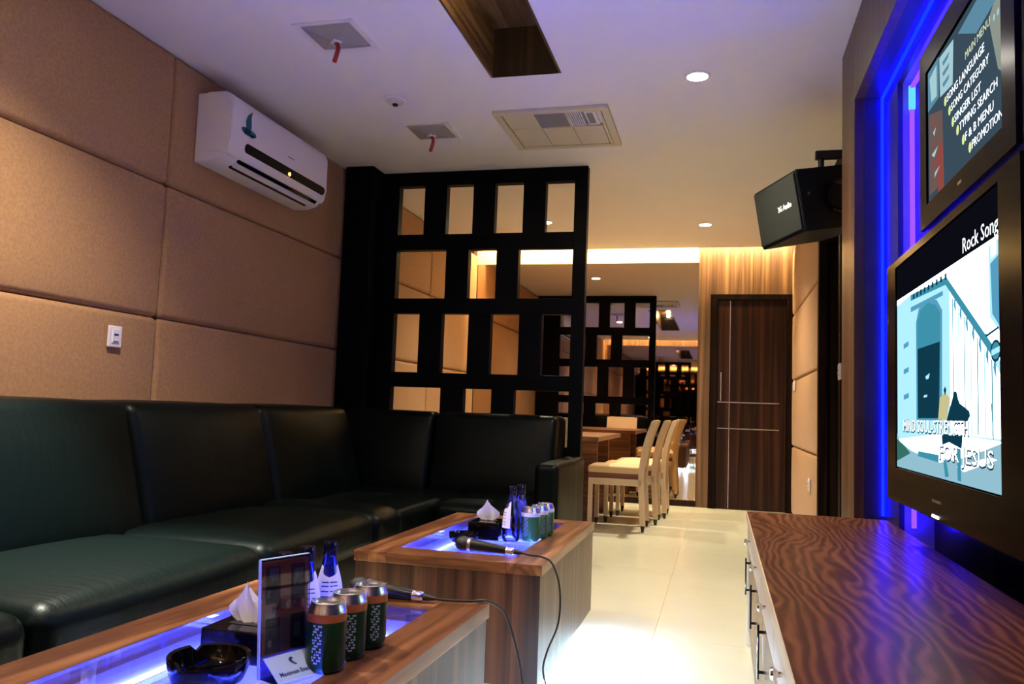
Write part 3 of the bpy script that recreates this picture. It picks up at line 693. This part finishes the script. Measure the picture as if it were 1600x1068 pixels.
# teal emblem and small grey maker's mark
bm = bmesh.new(); ex = AX + .2235
def epol(pts):
    bm.faces.new([bm.verts.new((ex, y, z)) for y, z in pts])
ey, ez = AY0 + .155, AZ0 + .245
epol([(ey - .030, ez - .045), (ey - .034, ez + .01), (ey - .018, ez + .045), (ey + .024, ez + .078), (ey + .016, ez + .04), (ey + .022, ez), (ey + .018, ez - .045)])
for s_ in (-1, 1): epol([(ey + s_ * .034 + .038 * math.cos(a * PI / 7), ez - .045 + .017 * math.sin(a * PI / 7)) for a in range(14)])
epol([(ey - .065, ez - .05), (ey + .065, ez - .05), (ey + .04, ez - .066), (ey - .04, ez - .066)])
bmesh.ops.recalc_face_normals(bm, faces=bm.faces); finish('emblem', bm, M_teal, fp)
box('maker_mark', M_greyprint, fp, ex - .001, ex, yl - .03, yl + .04, AZ0 + .195, AZ0 + .203)

# ------------------------------------------------------------------ wall switches
def plate(loc, face, label, cat='switch', w_=.085, h_=.10):
    """face: 1 faces +x, -1 faces -x"""
    t = thing('wall_switch', label, cat, loc)
    x0, x1 = (0, .012) if face > 0 else (-.012, 0)
    bm = bmesh.new(); add_box(bm, x0, x1, -w_ / 2, w_ / 2, -h_ / 2, h_ / 2, .005); finish('plate', bm, M_white, t)
    xf = x1 if face > 0 else x0
    box('rocker', M_white, t, xf - .002, xf + .004 * face if face > 0 else xf + .002, -.022, .022, -.03, .034, .0015) if face > 0 else box('rocker', M_white, t, xf - .004, xf + .002, -.022, .022, -.03, .034, .0015)
    box('marking', M_blueprint, t, min(xf + .0041 * face, xf + .005 * face), max(xf + .0041 * face, xf + .005 * face), -.014, .014, .004, .014)
    box('marking', M_blueprint, t, min(xf + .0041 * face, xf + .005 * face), max(xf + .0041 * face, xf + .005 * face), -.016, .016, -.026, -.021)
    return t
plate((XL + .0175, 3.17, 1.22), 1, 'white wall switch on the tan padded wall above the sofa back')
plate((XR - .018, 5.24, 1.25), -1, 'white switch on the right wall panel just past the niche surround')
plate((XR - .02, 8.35, 1.28), -1, 'small white switch on the right wall nearest the far door')
plate((XR - .02, 6.92, .44), -1, 'low white power socket on the padded right wall', 'socket')

# ------------------------------------------------------------------ black lattice room divider
PY0, PY1 = 5.625, 5.70
dv = thing('room_divider', 'tall black lattice room divider with staggered openings behind the sofa', 'room divider')
box('post', M_black, dv, -1.03, -.936, PY0, PY1, 0, CEIL - .002, .002)
box('side_board', M_black, dv, XL + .02, -2.372, PY0, PY1, 0, CEIL - .002, .002)
struct(box('trim_5', M_black, None, XL + .02, -2.50, 5.42, PY0 - .0005, 0, CEIL - .002, .003))
rails = [(2.600, CEIL - .002), (2.112, 2.229), (1.635, 1.748), (1.09, 1.199), (.60, .70), (.0, .18)]
for a, b in rails: box('rail', M_black, dv, -2.372, -1.03, PY0 + .001, PY1 - .001, a, b, .002)
A_ = [(-2.365, -2.168), (-1.993, -1.787), (-1.62, -1.406), (-1.240, -1.036)]; B_ = [(-2.37, -1.98), (-1.806, -1.593), (-1.427, -1.036)]
for (z0, z1), hs in (((2.229, 2.600), A_), ((1.748, 2.112), B_), ((1.199, 1.635), A_), ((.70, 1.09), B_), ((.18, .60), A_)):
    for (a, b), (c, d) in zip(hs, hs[1:]): box('block', M_black, dv, b, c, PY0 + .001, PY1 - .001, z0, z1, .0015)

# ------------------------------------------------------------------ sofa
so = thing('corner_sofa', 'long black green leather corner sofa along the tan wall and divider', 'sofa')
def backfn_left(P):
    k = (P.z - .40) / .52
    if P.x > -2.5: P.x -= .14 * max(0, k)
    return P
ysb = [-1.0, -.13, .87, 1.87, 2.87, 3.87, 4.9]
for a, b in zip(ysb, ysb[1:]): rbox('back_cushion', M_leather, so, -2.72, -2.22, a + .004, b - .004, .36, .925, .045, (.035, 0, .008), backfn_left)
yss = [-1.0, -.33, .67, 1.67, 2.69, 3.67, 4.0]
for a, b in zip(yss, yss[1:]): rbox('seat_cushion', M_leather, so, -2.32, -1.585, a + .003, b - .003, .255, .428, .06, (.012, .0, .022))
for a, b in zip(yss, yss[1:]): rbox('seat_front', M_leather, so, -2.3, -1.615, a + .005, b - .005, .05, .30, .02, (.006, 0, 0), n=3)
# return section along the divider
def backfn_ret(P):
    if P.y < 5.3: P.y += .13 * max(0, (P.z - .40) / .52)
    return P
for a, b in ((-2.68, -1.885), (-1.875, -1.035)): rbox('back_cushion', M_leather, so, a, b, 5.12, 5.61 if a > -2 else 5.41, .34, .915, .04, (0, .03, .006), backfn_ret)
rbox('seat_cushion', M_leather, so, -2.32, -1.60, 4.004, 5.16, .245, .405, .045, (.0, 0, .01))
rbox('seat_cushion', M_leather, so, -1.594, -1.03, 4.48, 5.16, .245, .405, .05, (0, .01, .012))
box('base', M_darkwood, so, -2.3, -1.04, 4.50, 5.16, .05, .26, .01); box('base', M_darkwood, so, -2.3, -1.66, -1.0, 4.50, .0, .06)
rbox('armrest', M_leather, so, -1.03, -.89, 4.60, 5.30, .04, .645, .035, (.006, 0, .006))
rbox('back_frame', M_leather, so, -1.03, -.90, 5.30, 5.61, .04, .645, .03)

# ------------------------------------------------------------------ coffee tables
def coffee_table(label, cx, cy, wx, wy, rz, leds=True):
    TZ = .46; t = thing('coffee_table', label, 'table', (cx, cy, 0), rz, 'walnut coffee tables with lit glass insets')
    X, Y = wx / 2, wy / 2; rim = .118; zt = TZ - .034
    for (n_, m_, a, b, c, d) in (('rim_board', M_table_top, -X, -X + rim, -Y, Y), ('rim_board', M_table_top, X - rim, X, -Y, Y), ('rim_board', M_table_top_x, -X + rim, X - rim, -Y, -Y + rim), ('rim_board', M_table_top_x, -X + rim, X - rim, Y - rim, Y)):
        box(n_, m_, t, a + .0004, b - .0004, c, d, zt, TZ, .0012)
    # sides, slightly inset under the rim
    g = .006; z0 = .075
    box('side_panel', M_table_side, t, X - g - .02, X - g, -Y + g, Y - g, z0, zt); box('side_panel', M_table_side, t, -X + g, -X + g + .02, -Y + g, Y - g, z0, zt)
    box('end_panel', M_table_side, t, -X + g + .02, X - g - .02, -Y + g, -Y + g + .02, z0, zt); box('end_panel', M_table_side, t, -X + g + .02, X - g - .02, Y - g - .02, Y - g, z0, zt)
    box('bottom_board', M_table_side, t, -X + g + .02, X - g - .02, -Y + g + .02, Y - g - .02, z0, z0 + .02)
    box('plinth', M_cavity, t, -X + .14, X - .14, -Y + .14, Y - .14, 0, z0)
    # lit cavity
    i = rim - .005; zc = TZ - .15
    box('cavity_floor', M_cavity, t, -X + i, X - i, -Y + i, Y - i, zc - .01, zc)
    bm = bmesh.new()
    add_box(bm, -X + i - .01, -X + i, -Y + i - .01, Y - i + .01, zc - .01, zt); add_box(bm, X - i, X - i + .01, -Y + i - .01, Y - i + .01, zc - .01, zt)
    add_box(bm, -X + i, X - i, -Y + i - .01, -Y + i, zc - .01, zt); add_box(bm, -X + i, X - i, Y - i, Y - i + .01, zc - .01, zt)
    finish('cavity_wall', bm, M_cavity, t)
    for (a, b, c, d) in ((-X + i + .001, -X + i + .009, -Y + i + .03, Y - i - .03), (X - i - .009, X - i - .001, -Y + i + .03, Y - i - .03), (-X + i + .03, X - i - .03, Y - i - .009, Y - i - .001)):
        box('light_strip', E_table, t, a, b, c, d, zt - .045, zt - .038)
    box('glass_panel', M_glass, t, -X + rim + .001, X - rim - .001, -Y + rim + .001, Y - rim - .001, TZ - .008, TZ - .0008)
    # cool white strips under the body, washing the floor
    for s_ in (-1, 1):
        box('light_strip', E_floor if s_ > 0 else E_blue, t, min(s_ * (X - .035), s_ * (X - .025)), max(s_ * (X - .035), s_ * (X - .025)), -Y + .05, Y - .12, z0 - .012, z0 - .001)
    return t
ct2 = coffee_table('walnut coffee table farther from the camera, holding a tissue box, clear bottles and microphone', -.866, 3.14, .65, 1.12, 0)
ct1 = coffee_table('walnut coffee table nearest the camera, holding the menu stand and three dark green cans', -.905, 1.472, .672, 1.12, math.radians(-1.35))

TZ = .46
# ------------------------------------------------------------------ things on the tables
def can(paint, label, loc, rz, group):
    t = thing('drink_can', label, 'can', loc, rz, group); R_ = .0365
    lathe('body', paint, t, [(0, .004), (.026, .004), (.028, 0), (R_ * .93, .006), (R_, .014), (R_, .100)])
    lathe('band', M_can_band if paint is M_can else M_label, t, [(R_ * 1.004, .092), (R_ * 1.004, .106), (R_, .1065)])
    lathe('neck', M_alu, t, [(R_, .106), (R_ * .96, .112), (.031, .121), (.0305, .1245), (.029, .125), (.0285, .121), (.0, .121)])
    bm = bmesh.new(); add_box(bm, -.004, .013, -.007, .007, .1215, .1228, .0005); finish('ring_pull', bm, M_alu, t)
    bm = bmesh.new()   # upright white lettering, as a strip of letter strokes wrapped on the can
    for q in range(14):
        z = .020 + q * .0050
        for j in range(4):
            if (q * 7 + j * 5) % 3 == 0: continue
            a0 = -.24 + j * .13 + .03 * (q % 2); a1 = a0 + .08 + .04 * ((q + j) % 2)
            vs_ = [bm.verts.new(((R_ + .0004) * math.cos(a), (R_ + .0004) * math.sin(a), zz)) for a, zz in ((a0, z), (a1, z), (a1, z + .0032), (a0, z + .0032))]
            bm.faces.new(vs_)
    finish('lettering', bm, M_canprint, t)
    return t
cn = can(M_can, 'dark green drink can closest to the menu stand on the near table', (-.700, 1.415, TZ), -1.9 + .3, 'dark green cans on the near table')
dup(cn, (-.698, 1.500, TZ), -.95, 'middle one of the three dark green drink cans on the near table')
dup(cn, (-.690, 1.582, TZ), -.8, 'dark green drink can farthest from the menu stand on the near table')
c2 = can(M_can_light, 'bright green drink can nearest the camera on the far table', (-.688, 3.045, TZ), -1.9, 'bright green cans on the far table')
dup(c2, (-.675, 3.128, TZ), -.9, 'middle bright green drink can on the far table')
dup(c2, (-.668, 3.210, TZ), -.9, 'rearmost bright green drink can on the far table')
def bottle(label, loc, rz, group, body, h=.18, clear=False):
    t = thing('water_bottle', label, 'bottle', loc, rz, group); k = h / .18
    lathe('body', body, t, [(0, .003), (.026, .0), (.032, .008), (.0335, .03 * k), (.033, .06 * k), (.030, .085 * k), (.022, .115 * k), (.0155, .137 * k), (.013, .150 * k), (.013, .158 * k)])
    lathe('cap', M_cap if not clear else M_bottle_clear, t, [(.0155, .148 * k), (.0165, .150 * k), (.0165, .176 * k), (.014, .180 * k), (0, .180 * k)], seg=20)
    # paper label hung round the neck and shoulder, cut away at the neck
    bm = bmesh.new(); rows_ = []
    for zz, rr in ((.045, .0342), (.062, .0338), (.085, .0312), (.103, .0268), (.118, .0222), (.130, .0185)):
        row = []
        for j in range(11):
            a = -1.15 + 2.3 * j / 10; dz = .012 * (1 - abs(j - 5) / 5) if zz > .11 else 0
            row.append(bm.verts.new((rr * 1.01 * math.cos(a), rr * 1.01 * math.sin(a), (zz - dz) * k)))
        rows_.append(row)
    for r0, r1 in zip(rows_, rows_[1:]):
        for j in range(10): bm.faces.new((r0[j], r0[j + 1], r1[j + 1], r1[j]))
    lb = finish('paper_label', bm, M_label, t, True)
    bm = bmesh.new()
    for zz, rr in ((.055, .0346), (.063, .0342), (.074, .0330), (.085, .0318), (.093, .0300)):
        for (a0, a1) in ((-.6, -.1), (0, .55)):
            vs_ = [bm.verts.new((rr * 1.02 * math.cos(a), rr * 1.02 * math.sin(a), z)) for a, z in ((a0, zz * k), (a1, zz * k), (a1, (zz + .0022) * k), (a0, (zz + .0022) * k))]
            bm.faces.new(vs_)
    finish('lettering', bm, M_blueprint, lb)
    return t
b1 = bottle('dark capped water bottle closest to the menu stand on the near table', (-.865, 1.545, TZ), -1.0, 'dark capped bottles on the near table', M_bottle_body)
dup(b1, (-.860, 1.630, TZ), -1.0, 'middle one of the three dark capped bottles on the near table')
dup(b1, (-.848, 1.712, TZ), -1.0, 'dark capped water bottle nearest the microphone on the near table')
b2 = bottle('clear water bottle in front, beside the tissue box on the far table', (-.752, 3.00, TZ), -2.6, 'clear bottles on the far table', M_bottle_clear, .205, True)
dup(b2, (-.742, 3.10, TZ), 1.2, 'clear water bottle behind the other clear bottle on the far table')
def tissue_box(label, x0, x1, y0, y1, h, peak):
    t = thing('tissue_box', label, 'tissue box', ((x0 + x1) / 2, (y0 + y1) / 2, TZ)); X, Y = (x1 - x0) / 2, (y1 - y0) / 2
    box('box_body', M_gloss_black, t, -X, X, -Y, Y, 0, h, .004)
    box('slot', M_darkplastic, t, -X * .55, X * .55, -.015, .015, h - .001, h + .001)
    # a folded tissue standing up out of the slot
    bm = bmesh.new(); n_ = 10; grid = []
    for j in range(7):
        v = j / 6; row = []
        for i_ in range(n_ + 1):
            u = i_ / n_ * 2 - 1
            wdt = (.020 + .030 * math.sin(PI * min(1, v * 1.1))) * (1 - .75 * v ** 3)
            row.append(bm.verts.new((peak[0] * v + u * wdt, peak[1] * v + .007 * math.sin(u * 6 + v * 3) * (1 - v * .5), h - .002 + peak[2] * v * (1 - .22 * abs(u)) + .004 * math.sin(u * 9))))
        grid.append(row)
    for r0, r1 in zip(grid, grid[1:]):
        for i_ in range(n_): bm.faces.new((r0[i_], r0[i_ + 1], r1[i_ + 1], r1[i_]))
    bmesh.ops.solidify(bm, geom=bm.faces[:], thickness=.002)
    finish('tissue', bm, M_tissue, t, True)
    return t
tissue_box('black tissue box with a white tissue, behind the menu stand on the near table', -.945, -.812, 1.385, 1.50, .06, (-.02, .02, .075))
tissue_box('black tissue box with a tall white tissue on the far table', -.915, -.795, 2.975, 3.115, .065, (.0, -.02, .085))
def ashtray(label, loc, R_, h):
    t = thing('ashtray', label, 'ashtray', loc)
    bm = bmesh.new(); seg = 40
    prof = [(0, .002), (R_ * .7, .0), (R_ * .86, .006), (R_ * .97, h * .55), (R_, h), (R_ * .985, h + .002), (R_ * .88, h), (R_ * .8, h * .45), (R_ * .68, h * .25), (0, h * .22)]
    add_lathe(bm, prof, seg=seg)
    for v in bm.verts:      # three cigarette rests pressed into the rim
        a = math.atan2(v.co.y, v.co.x); r = math.hypot(v.co.x, v.co.y)
        if v.co.z > h * .8 and r > R_ * .8:
            for q in (2.5, .4, -1.7):
                if abs((a - q + PI) % (2 * PI) - PI) < .13: v.co.z -= h * .22
    bmesh.ops.recalc_face_normals(bm, faces=bm.faces); finish('bowl', bm, M_gloss_black, t, True)
    lathe('foot_ring', M_gloss_black, t, [(R_ * .55, .0), (R_ * .72, .0), (R_ * .74, .004), (R_ * .6, .006)], seg=32)
    return t
ashtray('round glossy black glass ashtray beside the menu stand on the near table', (-.856, 1.285, TZ), .070, .046)
ashtray('round black ashtray in front of the tissue box on the far table', (-.905, 2.90, TZ), .055, .034)
# menu stand
ms = thing('menu_stand', 'clear acrylic menu stand with a red photo menu on the near table', 'menu stand', (-.761, 1.377, TZ), math.atan2(.092, .038))
# local x runs along the panel (to the far end), local -y faces the aisle
pw, ph = .050, .200; lean = .07
def mp(x, z, o=0): return Vector((x, lean * z + o, z))
def slab(name, x0, x1, z0, z1, o0, o1, m, parent):
    bm = bmesh.new(); vs_ = [bm.verts.new(mp(x, z, o)) for o in (o0, o1) for x, z in ((x0, z0), (x1, z0), (x1, z1), (x0, z1))]
    for f in ((0, 1, 2, 3), (7, 6, 5, 4), (0, 4, 5, 1), (1, 5, 6, 2), (2, 6, 7, 3), (3, 7, 4, 0)): bm.faces.new([vs_[i] for i in f])
    bmesh.ops.recalc_face_normals(bm, faces=bm.faces); return finish(name, bm, m, parent)
slab('acrylic_panel', -pw - .004, pw + .004, 0, ph + .004, -.0035, -.0015, M_acrylic, ms)
mn = slab('menu_card', -pw, pw, .002, ph, -.001, .001, M_menu, ms)
slab('acrylic_back', -pw - .004, pw + .004, 0, ph + .004, .0015, .0035, M_acrylic, ms)
slab('edge_strip', -pw - .0065, -pw - .0045, 0, ph + .004, -.003, .003, M_card, ms); slab('edge_strip', -pw - .0045, pw + .004, ph + .004, ph + .0055, -.003, .003, M_card, ms)
slab('print_panel', -.045, .045, .052, .110, -.0013, -.0011, M_menu_brown, mn)
for (a, b, c, d, m_) in ((-.044, -.012, .125, .190, M_photo), (.012, .044, .125, .190, M_photo), (-.044, -.012, .040, .100, M_photo), (.012, .044, .040, .100, M_photo)):
    slab('photo', a, b, c, d, -.0016, -.0014, m_, mn)
for (a, b, c, d) in ((-.036, -.016, .165, .188), (.018, .040, .150, .182), (-.038, -.030, .05, .062), (.020, .034, .06, .085), (-.04, -.034, .136, .15)):
    slab('photo', a, b, c, d, -.0019, -.0017, M_photo_light, mn)
slab('photo', -.040, -.026, .020, .032, -.0019, -.0017, M_photo_light, mn)
text_obj('lettering', 'Menu', .016, axes((-.030, .108 * lean - .0022, .108), (1, 0, .25), (0, lean, 1)), M_photo_light, mn, .0001, width=.055)
# sloping foot card with the house name
fb = slab('acrylic_foot', -pw - .004, pw + .004, .0, .002, -.050, .0, M_acrylic, ms)
fo = Vector((0, -.006, .036)); fdn = Vector((0, -.048, -.034)).normalized(); L_ = .058
bm = bmesh.new(); vs_ = []
nrm = Vector((1, 0, 0)).cross(-fdn).normalized()
if nrm.z < 0: nrm = -nrm
for o_ in (0, -.0012):
    for x, s_ in ((-pw - .002, 0), (pw + .002, 0), (pw + .002, L_), (-pw - .002, L_)): vs_.append(bm.verts.new(fo + Vector((x, 0, 0)) + fdn * s_ + nrm * o_))
for f in ((0, 1, 2, 3), (7, 6, 5, 4), (0, 4, 5, 1), (1, 5, 6, 2), (2, 6, 7, 3), (3, 7, 4, 0)): bm.faces.new([vs_[i] for i in f])
bmesh.ops.recalc_face_normals(bm, faces=bm.faces); fc = finish('foot_card', bm, M_card, ms)
Mx = axes(fo + Vector((-.040, 0, 0)) + fdn * .046 + nrm * .0006, (1, 0, 0), -fdn)
text_obj('lettering', 'Maximum Executive', .0125, Mx, M_blueprint, fc, .0002, width=.084, bold=.0002)
bm = bmesh.new()
sw = [(0, .014), (.004, .016), (.008, .013), (.006, .011), (.003, .010), (.004, .005), (.009, -.001), (.007, -.003), (.002, .001), (-.002, .006), (-.003, .011)]
bm.faces.new([bm.verts.new(axes(fo + Vector((-.004, 0, 0)) + fdn * .026 + nrm * .0008, (1, 0, 0), -fdn) @ Vector((x, y, 0))) for x, y in sw]); finish('emblem', bm, M_blueprint, fc)
# microphones with their cables
def microphone(label, head, tail, path):
    head, tail = Vector(head), Vector(tail); d = (tail - head).normalized(); L_ = (tail - head).length
    t = thing('microphone', label, 'microphone', head)
    R_ = d.to_track_quat('Z', 'Y').to_matrix().to_4x4()
    lathe('head', M_mic_metal, t, [(0, -.026), (.014, -.023), (.023, -.013), (.026, 0), (.024, .012), (.0195, .022)], seg=28, mat=R_)
    lathe('collar', M_steel, t, [(.0195, .020), (.0235, .022), (.0235, .030), (.021, .032)], seg=28, mat=R_)
    lathe('handle', M_darkplastic, t, [(.021, .032), (.0195, .06), (.0135, L_ - .03), (.0125, L_ - .028)], seg=24, mat=R_)
    lathe('connector', M_chrome, t, [(.0128, L_ - .030), (.0128, L_ - .004), (.010, L_), (.0, L_)], seg=20, mat=R_)
    sw_ = box('switch', M_chrome, t, -.004, .004, -.004, .004, 0, .002); sw_.location = d * (.07) + Vector((0, 0, .0185))
    bm = bmesh.new(); add_tube(bm, [d * L_, d * (L_ + .012), d * (L_ + .030)], [.009, .008, .0045]); finish('strain_relief', bm, M_cable, t, True)
    pts = [tail + d * .012] + [Vector(p) for p in path]
    bm = bmesh.new(); add_tube(bm, [p - head for p in smooth_path(pts, 10)], .0032, 8); finish('cable', bm, M_cable, t, True)
    return t
microphone('black microphone lying at the far end of the near table, cable over the edge', (-.885, 1.960, .4865), (-.715, 1.972, .474),
           [(-.66, 1.978, .470), (-.60, 1.99, .470), (-.565, 2.04, .462), (-.535, 2.10, .42), (-.51, 2.13, .33), (-.492, 2.14, .24), (-.48, 2.13, .12), (-.47, 2.05, .02), (-.50, 1.9, .004), (-.48, 1.7, .004)])
microphone('black microphone lying at the near end of the far table, cable hanging down', (-.850, 2.716, .4865), (-.665, 2.708, .474),
           [(-.61, 2.70, .468), (-.56, 2.68, .468), (-.525, 2.67, .45), (-.495, 2.65, .38), (-.49, 2.62, .28), (-.515, 2.58, .20), (-.525, 2.57, .14), (-.50, 2.56, .07), (-.46, 2.52, .01), (-.42, 2.35, .004), (-.44, 2.1, .004)])

# ------------------------------------------------------------------ dining corner
dt = thing('dining_table', 'wooden dining table behind the black room divider', 'table')
box('tabletop', M_dining, dt, -1.95, -.955, 6.62, 8.15, .715, .755, .004)
box('end_board', M_dining, dt, -1.85, -1.04, 7.165, 7.19, 0, .715, .003); box('end_board', M_dining, dt, -1.85, -1.04, 7.9, 7.94, 0, .715, .003)
ch = thing('dining_chair', 'cream dining chair nearest the camera at the right side of the table', 'chair', (-.80, 6.93, 0), 0, 'cream dining chairs')
# faces -x; back on the +x side
def cr(P): return P
def leg(y, back):
    bm = bmesh.new()
    if back:   # curved upright, foot to top rail
        path = smooth_path([(.205, y, .05), (.195, y, .22), (.185, y, .42), (.20, y, .60), (.235, y, .76), (.285, y, .90)], 4)
        for p, q in zip(path, path[1:]):
            vs_ = [bm.verts.new((c.x + dx, c.y + dy, c.z)) for c in (p, q) for dx, dy in ((-.022, -.017), (.022, -.017), (.022, .017), (-.022, .017))]
            for f in ((0, 1, 5, 4), (1, 2, 6, 5), (2, 3, 7, 6), (3, 0, 4, 7)): bm.faces.new([vs_[i] for i in f])
            if p is path[0]: bm.faces.new(vs_[:4])
            if q is path[-1]: bm.faces.new(vs_[4:])
        bmesh.ops.remove_doubles(bm, verts=bm.verts, dist=1e-5); bmesh.ops.recalc_face_normals(bm, faces=bm.faces)
    else: add_box(bm, -.245, -.210, y - .0175, y + .0175, .05, .40, .002)
    lg = finish('leg', bm, M_chair, ch)
    bm = bmesh.new(); x = .205 if back else -.2275
    r1 = bmesh.ops.create_cone(bm, cap_ends=True, segments=8, radius1=.011, radius2=.019, depth=.05, matrix=Matrix.Translation((x, y, .025))); finish('foot_tip', bm, M_darkplastic, lg)
for y in (-.19, .19): leg(y, True); leg(y, False)
bm = bmesh.new(); add_box(bm, -.245, .19, -.207, -.185, .365, .42, .002); add_box(bm, -.245, .19, .185, .207, .365, .42, .002); add_box(bm, -.245, -.225, -.185, .185, .365, .42, .002); finish('apron', bm, M_chair, ch)
rbox('seat', [M_cushion], ch, -.255, .175, -.20, .20, .455, .52, .022, (0, 0, .012), n=4)
box('seat_band', M_cushion_side, ch, -.25, .172, -.198, .198, .42, .462, .004)
bm = bmesh.new()
bk_ = smooth_path([(.175, 0, .50), (.20, 0, .62), (.235, 0, .76), (.285, 0, .905)], 4)
for p, q in zip(bk_, bk_[1:]):
    vs_ = [bm.verts.new((c.x + dx, dy, c.z)) for c in (p, q) for dx, dy in ((-.014, -.172), (.014, -.172), (.014, .172), (-.014, .172))]
    for f in ((0, 1, 5, 4), (1, 2, 6, 5), (2, 3, 7, 6), (3, 0, 4, 7)): bm.faces.new([vs_[i] for i in f])
    if p is bk_[0]: bm.faces.new(vs_[:4])
    if q is bk_[-1]: bm.faces.new(vs_[4:])
bmesh.ops.remove_doubles(bm, verts=bm.verts, dist=1e-5); bmesh.ops.recalc_face_normals(bm, faces=bm.faces); finish('backrest', bm, M_chair, ch)
dup(ch, (-.735, 7.42, 0), 0, 'middle cream dining chair at the right side of the table')
dup(ch, (-.69, 7.92, 0), 0, 'cream dining chair nearest the far mirror at the right side of the table')
dup(ch, (-1.33, 6.56, 0), -PI / 2, 'cream dining chair at the near end of the table with its back to the divider')
